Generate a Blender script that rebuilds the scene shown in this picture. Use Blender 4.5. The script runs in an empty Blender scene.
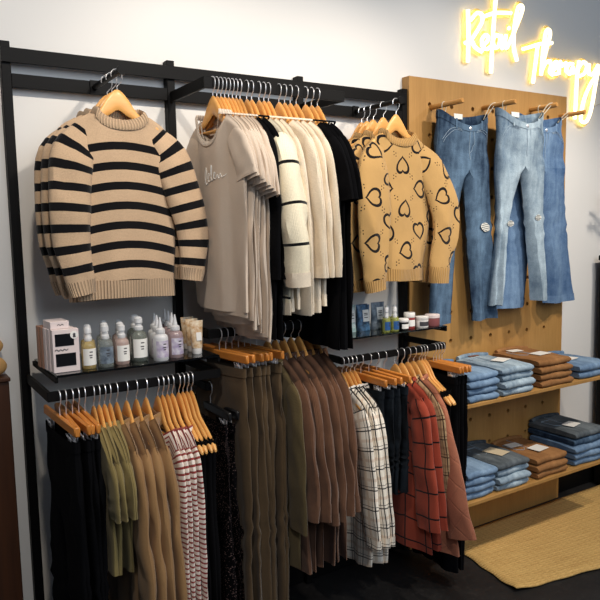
import bpy, bmesh, math, random
from mathutils import Vector, Matrix, noise as MN
PI = math.pi
S = bpy.context.scene
COL = S.collection
rnd = random.Random(7)

# ------------------------------------------------------------------ mesh builder
class MB:
    def __init__(s): s.v = []; s.f = []; s.uv = []
    def add(s, vs, fs, uvs=None):
        b = len(s.v); s.v += [tuple(v) for v in vs]
        for i, f in enumerate(fs):
            s.f.append([b + k for k in f])
            if uvs: s.uv.append([uvs[k] for k in f])
            else: s.uv.append([(vs[k][0] + vs[k][1], vs[k][2]) for k in f])
        return s
    def box(s, x0, x1, y0, y1, z0, z1, b=0.0):
        # box with chamfered edges
        if b <= 0:
            vs = [(x, y, z) for z in (z0, z1) for y in (y0, y1) for x in (x0, x1)]
            return s.add(vs, [(0, 2, 3, 1), (4, 5, 7, 6), (0, 1, 5, 4), (2, 6, 7, 3), (0, 4, 6, 2), (1, 3, 7, 5)])
        bm = bmesh.new(); bmesh.ops.create_cube(bm, size=1)
        for v in bm.verts:
            v.co = Vector(((x0 + x1) / 2 + v.co.x * (x1 - x0), (y0 + y1) / 2 + v.co.y * (y1 - y0), (z0 + z1) / 2 + v.co.z * (z1 - z0)))
        bmesh.ops.bevel(bm, geom=bm.edges[:], offset=b, segments=1, affect='EDGES', profile=.5)
        return s.bm(bm)
    def bm(s, bm):
        bm.verts.index_update()
        s.add([v.co[:] for v in bm.verts], [[v.index for v in f.verts] for f in bm.faces]); bm.free(); return s
    def rings(s, rings, uvs=None, closed=True, caps=(False, False)):
        n = len(rings[0]); vs = [p for r in rings for p in r]; fs = []; m = n if closed else n - 1
        allu = [u for r in uvs for u in r] if uvs else None
        b = len(s.v); s.v += [tuple(v) for v in vs]
        for j in range(len(rings) - 1):
            for i in range(m):
                k = (i + 1) % n
                f = [j * n + i, j * n + k, (j + 1) * n + k, (j + 1) * n + i]
                s.f.append([b + q for q in f])
                if allu:
                    uu = [allu[q] for q in f]
                    if closed and i == n - 1:
                        du = allu[j * n + i][0] - allu[j * n + i - 1][0]
                        uu[1] = (uu[0][0] + du, uu[1][1]); uu[2] = (uu[3][0] + du, uu[2][1])
                    s.uv.append(uu)
                else: s.uv.append([(vs[q][0] + vs[q][1], vs[q][2]) for q in f])
        for c, j in ((caps[0], 0), (caps[1], len(rings) - 1)):
            if c:
                f = [j * n + i for i in range(n)]
                if j == 0: f.reverse()
                s.f.append([b + q for q in f]); s.uv.append([(vs[q][0], vs[q][2]) for q in f])
        return s
    def tube(s, pts, r, n=10, caps=True, cyc=False):
        pts = [Vector(p) for p in pts]; N = len(pts); R = r if isinstance(r, (list, tuple)) else [r] * N
        rings = []; up = None
        for i, p in enumerate(pts):
            a = pts[(i - 1) % N] if (i > 0 or cyc) else p; c = pts[(i + 1) % N] if (i < N - 1 or cyc) else p
            t = (c - a)
            t = t.normalized() if t.length > 1e-9 else Vector((0, 0, 1))
            if up is None:
                up = Vector((0, 0, 1)) if abs(t.z) < .9 else Vector((1, 0, 0))
            sd = t.cross(up)
            if sd.length < 1e-6: sd = t.cross(Vector((1, 0, 0)))
            sd.normalize(); up = sd.cross(t).normalized()
            rings.append([p + R[i] * (math.cos(2 * PI * k / n) * sd + math.sin(2 * PI * k / n) * up) for k in range(n)])
        if cyc: rings.append(rings[0]); caps = False
        return s.rings(rings, caps=(caps, caps))
    def lathe(s, prof, n=24, c=(0, 0, 0), sx=1, sy=1):
        rings = [[(c[0] + r * sx * math.cos(2 * PI * k / n), c[1] + r * sy * math.sin(2 * PI * k / n), c[2] + z) for k in range(n)] for r, z in prof]
        us = [[(2 * PI * k / n * max(r_[0] for r_ in prof), z) for k in range(n)] for r, z in prof]
        return s.rings(rings, uvs=us, caps=(prof[0][0] > 1e-5, prof[-1][0] > 1e-5))
    def build(s, name, mat, parent=None, smooth=True, solid=0.0):
        me = bpy.data.meshes.new(name); me.from_pydata(s.v, [], s.f)
        ul = me.uv_layers.new(name='UVMap'); k = 0
        flat = []
        for fu in s.uv:
            for u in fu: flat += [u[0], u[1]]
        ul.data.foreach_set('uv', flat)
        bm = bmesh.new(); bm.from_mesh(me); bmesh.ops.recalc_face_normals(bm, faces=bm.faces[:]); bm.to_mesh(me); bm.free()
        if smooth: me.polygons.foreach_set('use_smooth', [True] * len(me.polygons)); me.set_sharp_from_angle(angle=math.radians(42))
        o = bpy.data.objects.new(name, me); COL.objects.link(o)
        if mat: me.materials.append(mat)
        if parent: o.parent = parent
        if solid:
            m = o.modifiers.new('t', 'SOLIDIFY'); m.thickness = solid; m.offset = 0
        return o

def tag(o, label=None, cat=None, group=None, kind=None):
    if label: o['label'] = label
    if cat: o['category'] = cat
    if group: o['group'] = group
    if kind: o['kind'] = kind
    return o
def thing(name, label, cat, loc=(0, 0, 0), rz=0, group=None):
    o = bpy.data.objects.new(name, None); COL.objects.link(o); o.empty_display_size = .05
    o.location = loc; o.rotation_euler = (0, 0, rz)
    return tag(o, label, cat, group)
def copy_tree(o, parent=None):
    c = o.copy(); COL.objects.link(c); c.parent = parent
    for ch in [x for x in bpy.data.objects if x.parent == o]: copy_tree(ch, c)
    return c
ORD = 'first second third fourth fifth sixth seventh eighth ninth tenth eleventh twelfth'.split()
def cat_rom(P, n):
    # smooth curve through control tuples
    out = []; m = len(P) - 1
    for i in range(n + 1):
        t = i / n * m; k = min(int(t), m - 1); u = t - k
        p0 = P[max(k - 1, 0)]; p1 = P[k]; p2 = P[k + 1]; p3 = P[min(k + 2, m)]
        out.append(tuple(.5 * (2 * b + (c - a) * u + (2 * a - 5 * b + 4 * c - d) * u * u + (-a + 3 * b - 3 * c + d) * u ** 3) for a, b, c, d in zip(p0, p1, p2, p3)))
    return out
def sm(t): t = max(0, min(1, t)); return t * t * (3 - 2 * t)
def lerp(a, b, t): return a + (b - a) * t
def interp(P, t):
    for (a, va), (b, vb) in zip(P, P[1:]):
        if t <= b: return lerp(va, vb, sm((t - a) / (b - a)))
    return P[-1][1]

# ------------------------------------------------------------------ materials
class E:
    """small expression wrapper over math nodes"""
    nt = None
    def __init__(s, k): s.k = k
    @staticmethod
    def m(op, a, b=None, c=None):
        n = E.nt.nodes.new('ShaderNodeMath'); n.operation = op
        for i, q in enumerate((a, b, c)):
            if q is None: continue
            if isinstance(q, E): E.nt.links.new(q.k, n.inputs[i])
            else: n.inputs[i].default_value = q
        return E(n.outputs[0])
    def __add__(a, b): return E.m('ADD', a, b)
    __radd__ = __add__
    def __sub__(a, b): return E.m('SUBTRACT', a, b)
    def __rsub__(a, b): return E.m('SUBTRACT', b, a)
    def __mul__(a, b): return E.m('MULTIPLY', a, b)
    __rmul__ = __mul__
    def __truediv__(a, b): return E.m('DIVIDE', a, b)
    def lt(a, b): return E.m('LESS_THAN', a, b)
    def gt(a, b): return E.m('GREATER_THAN', a, b)
    def fr(a): return E.m('FRACT', a)
    def fl(a): return E.m('FLOOR', a)
    def ab(a): return E.m('ABSOLUTE', a)
    def sq(a): return E.m('SQRT', a)
    def sin(a): return E.m('SINE', a)
    def cos(a): return E.m('COSINE', a)
    def mx(a, b): return E.m('MAXIMUM', a, b)
    def mn(a, b): return E.m('MINIMUM', a, b)
def C4(c): return (c[0], c[1], c[2], 1)
def srgb(r, g, b):
    f = lambda c: (c / 255 / 12.92) if c / 255 < .04045 else ((c / 255 + .055) / 1.055) ** 2.4
    return (f(r), f(g), f(b))
def newmat(name):
    m = bpy.data.materials.new(name); m.use_nodes = True; E.nt = m.node_tree
    return m, m.node_tree, m.node_tree.nodes['Principled BSDF']
def UV():
    n = E.nt.nodes.new('ShaderNodeUVMap'); n.uv_map = 'UVMap'
    x = E.nt.nodes.new('ShaderNodeSeparateXYZ'); E.nt.links.new(n.outputs[0], x.inputs[0])
    return E(x.outputs[0]), E(x.outputs[1])
def OBJ():
    n = E.nt.nodes.new('ShaderNodeTexCoord')
    x = E.nt.nodes.new('ShaderNodeSeparateXYZ'); E.nt.links.new(n.outputs['Object'], x.inputs[0])
    return E(x.outputs[0]), E(x.outputs[1]), E(x.outputs[2])
def vec(x, y, z=0.0):
    n = E.nt.nodes.new('ShaderNodeCombineXYZ')
    for i, q in enumerate((x, y, z)):
        if isinstance(q, E): E.nt.links.new(q.k, n.inputs[i])
        else: n.inputs[i].default_value = q
    return n.outputs[0]
def noise(scale, detail=3, v=None, rough=.6):
    n = E.nt.nodes.new('ShaderNodeTexNoise'); n.inputs['Scale'].default_value = scale; n.inputs['Detail'].default_value = detail; n.inputs['Roughness'].default_value = rough
    if v is None:
        t = E.nt.nodes.new('ShaderNodeTexCoord'); v = t.outputs['Object']
    E.nt.links.new(v, n.inputs['Vector']); return E(n.outputs[0])
def vor(scale, v=None, feat='F1'):
    n = E.nt.nodes.new('ShaderNodeTexVoronoi'); n.inputs['Scale'].default_value = scale; n.feature = feat
    if v is not None: E.nt.links.new(v, n.inputs['Vector'])
    return E(n.outputs['Distance'])
def mix(f, a, b, mode='MIX'):
    n = E.nt.nodes.new('ShaderNodeMix'); n.data_type = 'RGBA'; n.blend_type = mode
    for s, q in (('Factor', f), ('A', a), ('B', b)):
        i = [x for x in n.inputs if x.name == s and (x.type == 'RGBA' if s != 'Factor' else x.type == 'VALUE')][0]
        if isinstance(q, E): E.nt.links.new(q.k, i)
        elif hasattr(q, 'is_linked'): E.nt.links.new(q, i)
        elif isinstance(q, (tuple, list)): i.default_value = C4(q)
        else: i.default_value = q
    return [x for x in n.outputs if x.type == 'RGBA'][0]
def bright(c, f):
    n = E.nt.nodes.new('ShaderNodeVectorMath'); n.operation = 'SCALE'
    if isinstance(c, (tuple, list)): n.inputs[0].default_value = c
    else: E.nt.links.new(c, n.inputs[0])
    E.nt.links.new(f.k, n.inputs['Scale']); return n.outputs[0]
def orand():
    n = E.nt.nodes.new('ShaderNodeObjectInfo'); return E(n.outputs['Random'])
def bump(b, h, strength=.4, dist=.002):
    n = E.nt.nodes.new('ShaderNodeBump'); n.inputs['Strength'].default_value = strength; n.inputs['Distance'].default_value = dist
    E.nt.links.new(h.k, n.inputs['Height']); E.nt.links.new(n.outputs[0], b.inputs['Normal'])
def setc(b, c):
    if isinstance(c, (tuple, list)): b.inputs['Base Color'].default_value = C4(c)
    else: E.nt.links.new(c, b.inputs['Base Color'])

def plain(name, c, rough=.5, metal=0, var=0.0, spec=.5):
    m, nt, b = newmat(name); b.inputs['Roughness'].default_value = rough; b.inputs['Metallic'].default_value = metal; b.inputs['Specular IOR Level'].default_value = spec
    if var: c = bright(c, noise(9) * var + (1 - var * .5))
    setc(b, c); return m
def fabric(name, colf, rough=.95, weave='woven', mott=.25, vary=.12, bs=.35, sheen=.15):
    """colf(u, v) -> colour (tuple or socket)"""
    m, nt, b = newmat(name); u, v = UV()
    c = colf(u, v)
    f = (noise(14, 4) - .5) * mott + 1.0 + (orand() - .5) * vary
    if weave == 'knit':
        h = (u * 900.0).sin().ab() * .5 + (v * 700.0).sin().ab() * .5 + noise(260, 2) * .8
        f = f + (noise(330, 2) - .5) * .5
    elif weave == 'rib':
        h = (u * 620.0).sin(); f = f * (h * .16 + .9)
    elif weave == 'cord':
        h = (u * 1500.0).sin() * .5 + noise(28, 4) * 1.6; f = f * ((u * 1500.0).sin() * .05 + .97) + (noise(40, 3) - .5) * .35
    elif weave == 'quilt':
        a = ((u + v) * 9.0).fr() - .5; q = ((u - v) * 9.0).fr() - .5
        h = (a.ab() .mn(0.06) + (0.0 + q.ab()).mn(0.06)) * 8.0 + noise(25, 3) * .4
        f = f + (noise(200, 2) - .5) * .3
    else:
        ox, oy, oz = OBJ(); h = noise(420, 2) * .5 + noise(26, 4, vec(ox, oy, oz * .35)) * 2.2
        f = f + (noise(400, 2) - .5) * .12
    setc(b, bright(c, f)); b.inputs['Roughness'].default_value = rough
    b.inputs['Specular IOR Level'].default_value = .06
    b.inputs['Sheen Weight'].default_value = sheen; b.inputs['Sheen Roughness'].default_value = .5
    bump(b, h, bs, .0025 if weave != 'quilt' else .006)
    return m
def denim(name, c_dark, c_light, fade=.5, lo=0.0):
    m, nt, b = newmat(name); u, v = UV()
    n1 = noise(5.5, 4); n2 = noise(260, 2); n3 = noise(30, 4)
    ox, oy, oz = OBJ(); wk = noise(9, 3, vec(ox * 1.2, oy, oz * 4.0)); f = (n1 - .5) * 1.0 + fade + (n3 - .5) * .5 + (wk - .5) * .3 + (noise(10, 4, vec(ox * 3.0, oy, oz * .6)) - .5) * 1.1 + (.06 - u.ab()).mx(-.1) * 3.0 + (orand() - .5) * .2
    f = f.mx(0.0).mn(1.0)
    c = mix(f, c_dark, c_light)
    tw = ((u + v) * 1500.0).sin() * .06
    setc(b, bright(c, (n2 - .5) * .7 + 1.0 + tw)); b.inputs['Roughness'].default_value = .9; b.inputs['Specular IOR Level'].default_value = .15
    bump(b, n2 + n3 * 1.2, .35, .003); return m

# colours are given as they look under the shop light
def sol(c): return lambda u, v: c
BEIGE = srgb(194, 165, 134); BLACK = srgb(17, 16, 18)
def stripes_bw(u, v):
    f = ((v - .100) / .066).fr().lt(.40) * v.gt(.095)
    return mix(f, BEIGE, BLACK)
def stripes_slv(u, v):
    f = ((v + .01) / .066).fr().lt(.40)
    return mix(f, BEIGE, BLACK)
HB = srgb(186, 148, 94)
def hearts(u, v):
    r = (v / .092).fl(); uu = u / .19 + (r * .5).fr() + .003
    cid = uu.fl(); x = (uu.fr() - .5) * .19; y = ((v / .092).fr() - .5) * -.092
    h = ((cid * 12.7 + r * 4.31 + .5).sin() * 437.58).fr()
    a = (h * 4.0).fl() * 1.571 + (h - .5) * .8; ca, sa = a.cos(), a.sin()
    X = (x * ca - y * sa) / .034; Y = (x * sa + y * ca) / .034
    g = Y * 1.15 - (X.ab() * .62).sq() * .85 + .22
    f = (X * X + g * g).sq()
    line = (f - 1.0).ab().lt(.17)
    qx, qy = x.ab(), y.ab()
    d1 = ((qx - .041) * (qx - .041) + (qy - .036) * (qy - .036)).lt(.0028 ** 2)
    d2 = ((qx - .053) * (qx - .053) + (qy - .043) * (qy - .043)).lt(.0028 ** 2)
    d3 = ((qx - .064) * (qx - .064) + (qy - .030) * (qy - .030)).lt(.0026 ** 2)
    return mix(line.mx(d1).mx(d2), HB, srgb(28, 24, 24))
def lines(t, period, w, off=0.0): return ((t + off) / period).fr().lt(w / period)
def creamstripe(u, v):
    return mix(lines(v, .135, .010, .03), srgb(228, 217, 190), srgb(18, 18, 20))
def redstripe(u, v):
    return mix(((v) / .017).fr().lt(.36), srgb(238, 226, 214), srgb(150, 62, 58))
def plaid_f(base, dark, tan):
    def f(u, v):
        k = lines(u, .078, .0045).mx(lines(v, .078, .0045)).mx(lines(u, .078, .0022, .012)).mx(lines(v, .078, .0022, .012))
        t = lines(u, .078, .012, .045).mx(lines(v, .078, .012, .045)) * .35
        return mix(k, mix(t, base, tan), dark)
    return f
def rust(u, v):
    k = lines(u, .11, .007, .03).mx(lines(v, .105, .007, .03))
    return mix(k, srgb(152, 66, 48), srgb(26, 19, 23))
def dots_f(bg, fg, sc, r):
    def f(u, v):
        d = vor(sc, vec(u, v)); return mix(d.lt(r), bg, fg)
    return f
M = {}
def mk():
    M['stripe_knit'] = fabric('striped_knit', stripes_bw, weave='knit', mott=.2, vary=.04)
    M['stripe_sleeve'] = fabric('striped_knit_sleeve', stripes_slv, weave='knit', mott=.2, vary=.04)
    M['beige_rib'] = fabric('beige_rib', sol(BEIGE), weave='rib', bs=.8)
    M['heart'] = fabric('heart_knit', hearts, weave='woven', mott=.25, vary=.06)
    M['heart_rib'] = fabric('heart_rib', sol(srgb(190, 148, 90)), weave='rib', bs=.6)
    M['mustard'] = fabric('mustard_knit', sol(srgb(214, 172, 96)), weave='knit')
    M['tee'] = fabric('taupe_jersey', sol(srgb(205, 188, 170)), mott=.12, vary=.12)
    M['tee_rib'] = fabric('taupe_rib', sol(srgb(212, 196, 178)), weave='rib')
    M['black_knit'] = fabric('black_knit', sol(srgb(15, 15, 17)), weave='knit', sheen=.0)
    M['black_cloth'] = fabric('black_cloth', sol(srgb(12, 12, 14)), sheen=.0)
    M['cream_stripe'] = fabric('cream_stripe', creamstripe, weave='knit', mott=.15)
    M['cream'] = fabric('cream_knit', sol(srgb(226, 211, 188)), weave='knit', mott=.15, vary=.14)
    M['olive_top'] = fabric('olive_jersey', sol(srgb(134, 118, 74)), vary=.15)
    M['tan'] = fabric('tan_satin', sol(srgb(150, 115, 76)), rough=.6, mott=.15, vary=.1)
    M['redstripe'] = fabric('red_white_stripe', redstripe, mott=.1, vary=.05)
    M['dotted'] = fabric('dotted_black', dots_f(srgb(12, 11, 13), srgb(118, 96, 92), 150, .26), mott=.2, sheen=0)
    M['olive_trouser'] = fabric('olive_brown_twill', sol(srgb(78, 62, 43)), mott=.35, vary=.15)
    M['olive_knit'] = fabric('olive_knit', sol(srgb(96, 82, 54)), weave='knit')
    M['cord'] = fabric('brown_corduroy', sol(srgb(98, 68, 50)), weave='cord', mott=.6, vary=.1, bs=.35, sheen=.2)
    M['plaid'] = fabric('cream_plaid', plaid_f(srgb(232, 224, 210), srgb(38, 36, 40), srgb(190, 150, 112)), mott=.12)
    M['check'] = fabric('tan_check', plaid_f(srgb(178, 150, 112), srgb(60, 42, 34), srgb(120, 80, 60)), mott=.12)
    M['rust'] = fabric('rust_windowpane', rust, mott=.25)
    M['pink'] = fabric('dusty_pink_quilt', sol(srgb(164, 104, 80)), weave='quilt', mott=.4, bs=.4)
    M['den_dark'] = denim('denim_dark', srgb(30, 46, 68), srgb(112, 140, 166), .36)
    M['den_light'] = denim('denim_light', srgb(76, 100, 124), srgb(184, 202, 212), .5)
    M['den_mid'] = denim('denim_mid', srgb(62, 90, 128), srgb(128, 156, 186), .48)
    M['den_pile'] = denim('denim_pile', srgb(66, 92, 124), srgb(138, 164, 190), .5)
    M['den_black'] = denim('denim_black', srgb(10, 13, 17), srgb(36, 46, 56), .4)
    M['den_grey'] = denim('denim_grey', srgb(44, 50, 57), srgb(116, 124, 128), .45)
    M['brown_den'] = denim('brown_denim', srgb(122, 82, 48), srgb(166, 120, 76), .55)
    M['stitch'] = plain('stitching', srgb(206, 198, 180), .8); M['seam'] = plain('denim_seam', srgb(150, 168, 184), .9)
    M['fray'] = plain('frayed_white', srgb(226, 224, 214), .95)
    M['frayhole'] = plain('skinless_gap', srgb(40, 52, 66), .95)
    M['black_metal'] = plain('black_metal', srgb(11, 10, 10), .55, .0, spec=.14)
    M['chrome'] = plain('chrome', (.80, .80, .82), .34, .75)
    M['white'] = plain('white_card', srgb(235, 232, 225), .6)
    M['ink'] = plain('ink', srgb(60, 58, 62), .7)
    M['jeans_label'] = plain('leather_label', srgb(120, 72, 46), .7)
    # hanger wood
    for nm, a, b_ in (('hanger_wood', srgb(214, 150, 78), srgb(232, 178, 104)), ('hanger_dark', srgb(184, 108, 42), srgb(214, 140, 62)), ('peg_wood', srgb(186, 128, 62), srgb(214, 160, 92))):
        m, nt, b = newmat(nm); x, y, z = OBJ()
        g = noise(6, 4, vec(x * 2.0, y * 14.0, z * 14.0)); f = ((orand() - .5) * .3 + 1.0)
        setc(b, bright(mix(g, a, b_), f)); b.inputs['Roughness'].default_value = .35; M[nm] = m
    # plywood
    m, nt, b = newmat('plywood'); x, y, z = OBJ()
    g = noise(3.0, 6, vec(x * 3.0, y * 3.0, z * .7)); h = noise(50, 3, vec(x * 3.0, y, z * .16)); k = noise(1.4, 2)
    c = mix((g * .9 + (h - .5) * .5 - .05).mx(0.0).mn(1.0), srgb(156, 112, 56), srgb(206, 158, 92))
    setc(b, bright(c, (k - .5) * .25 + 1.0)); b.inputs['Roughness'].default_value = .5; bump(b, h, .1, .001); M['ply'] = m
    m, nt, b = newmat('dark_wood'); x, y, z = OBJ()
    h = noise(4, 5, vec(x * 9.0, y * 9.0, z * .6)); setc(b, mix(h, srgb(40, 22, 11), srgb(92, 52, 25))); b.inputs['Roughness'].default_value = .45; M['dark_wood'] = m
    # wall paint
    m, nt, b = newmat('wall_paint'); k = noise(1.2, 3); k2 = noise(140, 3)
    setc(b, bright(srgb(228, 226, 222), (k - .5) * .06 + 1.0)); b.inputs['Roughness'].default_value = .75; bump(b, k2, .12, .001); M['wall'] = m
    # polished dark concrete
    m, nt, b = newmat('black_concrete'); k = noise(2.2, 6, rough=.7); k2 = noise(45, 5); k3 = noise(8, 5)
    f = ((k - .35) * .6 + (k2 - .55).mx(0.0) * 2.0 + (k3 - .5) * .3).mx(0.0).mn(1.0)
    setc(b, mix(f, srgb(22, 21, 22), srgb(66, 64, 62))); nt.links.new((k * .4 + .3).k, b.inputs['Roughness']); bump(b, k2, .15, .001); M['floor'] = m
    # jute
    m, nt, b = newmat('jute'); u, v = UV()
    row = (v / .017).fl(); ph = (v / .017).fr() - .5
    br = ((u * 150.0) + ph.ab() * 6.0).sin() * .5
    nz = noise(4.0, 4, vec(u * .9, v * 30.0)); n2 = noise(150, 3)
    c = mix((nz * 1.1 + (n2 - .5) * 1.2 - .05 + br * .12).mx(0.0).mn(1.0), srgb(172, 128, 66), srgb(236, 198, 124))
    setc(b, bright(c, 1.0 - (ph.ab() - .38).mx(0.0) * 2.2)); b.inputs['Roughness'].default_value = .95
    bump(b, br * .5 - (ph * ph) * 3.0 + n2, .5, .004); M['jute'] = m
    # glass shelf, clear plastics
    def glassy(nm, col, rough=.03, tr=1.0, ior=1.45, alpha=1):
        m, nt, b = newmat(nm); setc(b, col); b.inputs['Roughness'].default_value = rough; b.inputs['Transmission Weight'].default_value = tr; b.inputs['IOR'].default_value = ior; M[nm] = m
    glassy('shelf_glass', srgb(96, 108, 104), .05)
    glassy('amber_liquid', srgb(238, 214, 150), .1, .7); glassy('clear_liquid', srgb(214, 220, 214), .06, .8)
    glassy('pink_liquid', srgb(226, 200, 190), .12, .6); glassy('smoke_liquid', srgb(168, 176, 168), .08, .8)
    glassy('frost_cap', srgb(240, 240, 240), .3, .35); glassy('yellow_liquid', srgb(196, 200, 110), .1, .6); glassy('mauve_liquid', srgb(190, 166, 166), .2, .4)
    m, nt, b = newmat('acrylic_sheet_glow'); b.inputs['Base Color'].default_value = C4(srgb(255, 232, 160)); b.inputs['Transmission Weight'].default_value = .9
    b.inputs['Roughness'].default_value = .25; b.inputs['Emission Color'].default_value = (1, .74, .3, 1); b.inputs['Emission Strength'].default_value = .10; M['acrylic'] = m  # faint emission puts the tubes' glow into the sheet, no lamp itself
    m, nt, b = newmat('neon_tube'); b.inputs['Base Color'].default_value = (1, .93, .75, 1)
    b.inputs['Emission Color'].default_value = (1, .80, .44, 1); b.inputs['Emission Strength'].default_value = 4.2; M['neon'] = m
    # small prints: pouches, tubes, bottle labels (plain colour fields and pale blocks only)
    def pouch(nm, a, b_, sc):
        m, nt, b = newmat(nm); u, v = UV(); setc(b, mix((noise(sc, 4) * 2.4 - .75).mx(0.0).mn(1.0), a, b_)); b.inputs['Roughness'].default_value = .35; M[nm] = m
    pouch('gold_floral', srgb(232, 218, 190), srgb(176, 124, 58), 60)
    pouch('teal_floral', srgb(220, 228, 224), srgb(70, 132, 128), 45)
    pouch('blue_floral', srgb(30, 34, 42), srgb(92, 138, 180), 40)
    pouch('grey_floral', srgb(58, 68, 82), srgb(146, 160, 172), 40)
    pouch('lilac_label', srgb(226, 222, 226), srgb(150, 132, 170), 45)
    M['box_white'] = plain('white_carton', srgb(224, 208, 204), .5); M['box_tan'] = plain('tan_carton', srgb(160, 118, 96), .6)
    M['box_window'] = plain('black_window', srgb(14, 13, 15), .15)
    M['paper_tan'] = plain('tan_paper', srgb(206, 160, 98), .7, var=.4)
    M['pampas'] = fabric('pampas_fluff', sol(srgb(222, 200, 168)), mott=.4)
    M['red_band'] = plain('red_band', srgb(150, 60, 56), .4); M['mauve'] = plain('mauve_jar', srgb(142, 84, 84), .35)
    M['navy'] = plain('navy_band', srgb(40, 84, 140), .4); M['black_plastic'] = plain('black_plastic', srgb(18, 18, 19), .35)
    M['jar_white'] = plain('white_plastic', srgb(232, 228, 222), .4)
mk()

# ------------------------------------------------------------------ setting
def struct(name, mb, mat, smooth=False):
    o = mb.build(name, mat, None, smooth); return tag(o, kind='structure')
WY = .04
struct('wall_back', MB().box(-2.2, 4.8, WY, WY + .1, 0, 3.3), M['wall'])
struct('floor', MB().box(-2.2, 4.8, -4.2, WY + .1, -.1, 0), M['floor'])
struct('wall_foot_strip', MB().box(-.05, PX0 if False else 1.81, WY - .012, WY, 0, .24, .003), M['black_metal'])  # low black strip along the foot of the wall behind the rack
struct('baseboard_back', MB().box(3.03, 4.8, WY - .015, WY, 0, .16, .003), M['black_metal'])

# ------------------------------------------------------------------ rack
RY = -.345           # lower left rail
RYC = -.275          # lower middle and right rails
rack = thing('clothing_rack', 'black metal wall rack with four uprights and two long top beams', 'rack')
for i in range(4):
    X = .6 * i
    p = MB().box(X - .016, X + .016, .0, WY, .0 if i != 9 else 0, 2.335, .002).build('upright', M['black_metal'], rack)
MB().box(-.016, 1.80, -.012, 0.0, 2.262, 2.312, .001).build('top_beam', M['black_metal'], rack)
for i in range(3):
    MB().box(.6 * i + .016, .6 * i + .584, .002, .02, 2.182, 2.228, .001).build('crossbar', M['black_metal'], rack)
def ubar(x0, x1, y, z, h, name):
    q = MB()
    q.box(x0 - .006, x0 + .006, y, .0, z - h, z, .001); q.box(x1 - .006, x1 + .006, y, .0, z - h, z, .001)
    q.box(x0 - .006, x1 + .006, y - .006, y + .006, z - h, z, .001)
    return q.build(name, M['black_metal'], rack)
TOPZ, LZ, CZ, RZ_ = 2.215, 1.172, 1.307, 1.130
ubar(.6, 1.2, -.31, TOPZ, .040, 'hanging_rail')
ubar(.006, .60, RY, LZ, .032, 'hanging_rail')
ubar(.60, 1.19, RYC, CZ, .034, 'hanging_rail')
ubar(1.205, 1.795, RYC, RZ_, .030, 'hanging_rail')
ubar(.60, .72, -.24, 1.10, .03, 'hanging_rail')
for X in (.30, 1.50):
    a = MB().tube([(X, .01, 2.205), (X, -.315, 2.205)], .0105, 12)
    a.tube([(X, -.315, 2.205), (X, -.322, 2.205)], .016, 14)
    a.box(X - .016, X + .016, -.004, .004, 2.18, 2.23)
    a.build('waterfall_arm', M['black_metal'], rack)
# glass shelves
def glass_shelf(x0, x1, z, label, d=.36):
    t = thing('glass_shelf', label, 'shelf', (x0, 0, z))
    MB().box(.0, x1 - x0, -d, -.01, -.008, 0, .001).build('glass_pane', M['shelf_glass'], t)
    for x in (0, x1 - x0): MB().box(x - .005, x + .005, .005 - d, .0, -.026, -.0085, .001).build('bracket', M['black_metal'], t)
SZL, SZR = 1.225, 1.212
glass_shelf(.03, .60, SZL, 'glass shelf of pump bottles and cartons under the striped sweaters')
glass_shelf(1.23, 1.79, SZR, 'glass shelf of pouches and jars under the heart sweaters', .30)

# ------------------------------------------------------------------ pegboard panel
PX0, PX1, PZ = 1.815, 3.014, 2.396
panel = thing('pegboard_panel', 'tall plywood pegboard panel with round holes, behind the hanging jeans', 'panel', (PX0, 0, 0))
def pegboard():
    mb = MB(); f, bk = -.012, .008; r = .0115
    xs = [PX0] + [1.875 + .15 * k for k in range(8)] + [PX1]; zs = [0.0] + [.095 + .15 * k for k in range(16)] + [PZ]
    for i in range(len(xs) - 1):
        for j in range(len(zs) - 1):
            x0, x1, z0, z1 = xs[i] - PX0, xs[i + 1] - PX0, zs[j], zs[j + 1]
            if 0 < i < 8 and 0 < j < 16:
                cx, cz = (x0 + x1) / 2, (z0 + z1) / 2; n = 16
                out = []
                for k in range(n):
                    a = 2 * PI * (k + .5) / n; c, s_ = math.cos(a), math.sin(a); q = .075 / max(abs(c), abs(s_))
                    out.append((cx + c * q, f, cz + s_ * q))
                # snap corners
                for k in (1, 5, 9, 13):
                    pass
                inn = [(cx + r * math.cos(2 * PI * (k + .5) / n), f, cz + r * math.sin(2 * PI * (k + .5) / n)) for k in range(n)]
                bak = [(p[0], bk, p[2]) for p in inn]
                mb.rings([out, inn, bak])
                for k, (sx, sz) in ((1, (1, 1)), (5, (-1, 1)), (9, (-1, -1)), (13, (1, -1))):
                    c = (cx + .075 * sx, f, cz + .075 * sz)
                    mb.add([out[k], c, out[k + 1]], [(0, 1, 2)])
            else:
                mb.add([(x0, f, z0), (x1, f, z0), (x1, f, z1), (x0, f, z1)], [(0, 1, 2, 3)])
    w = PX1 - PX0
    mb.add([(0, f, 0), (0, bk, 0), (0, bk, PZ), (0, f, PZ)], [(0, 1, 2, 3)]); mb.add([(w, f, 0), (w, bk, 0), (w, bk, PZ), (w, f, PZ)], [(0, 1, 2, 3)])
    mb.add([(0, f, PZ), (w, f, PZ), (w, bk, PZ), (0, bk, PZ)], [(0, 1, 2, 3)])
    return mb
pegboard().build('board', M['ply'], panel, smooth=False)
bt = MB()
for x in (.0, 1.159): bt.box(x, x + .04, .008, WY - .001, 0, PZ)
bt.build('batten', M['ply'], panel, False)
MB().box(.04, 1.159, .03, .032, 0, PZ).build('hole_dark_sheet', M['black_plastic'], panel, False)  # black sheet added to stand for the dark seen through the holes
PEGS = [(1.958, 2.256, .215), (2.325, 2.281, .215), (2.70, 2.30, .175), (2.955, 2.283, .165)]
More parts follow.
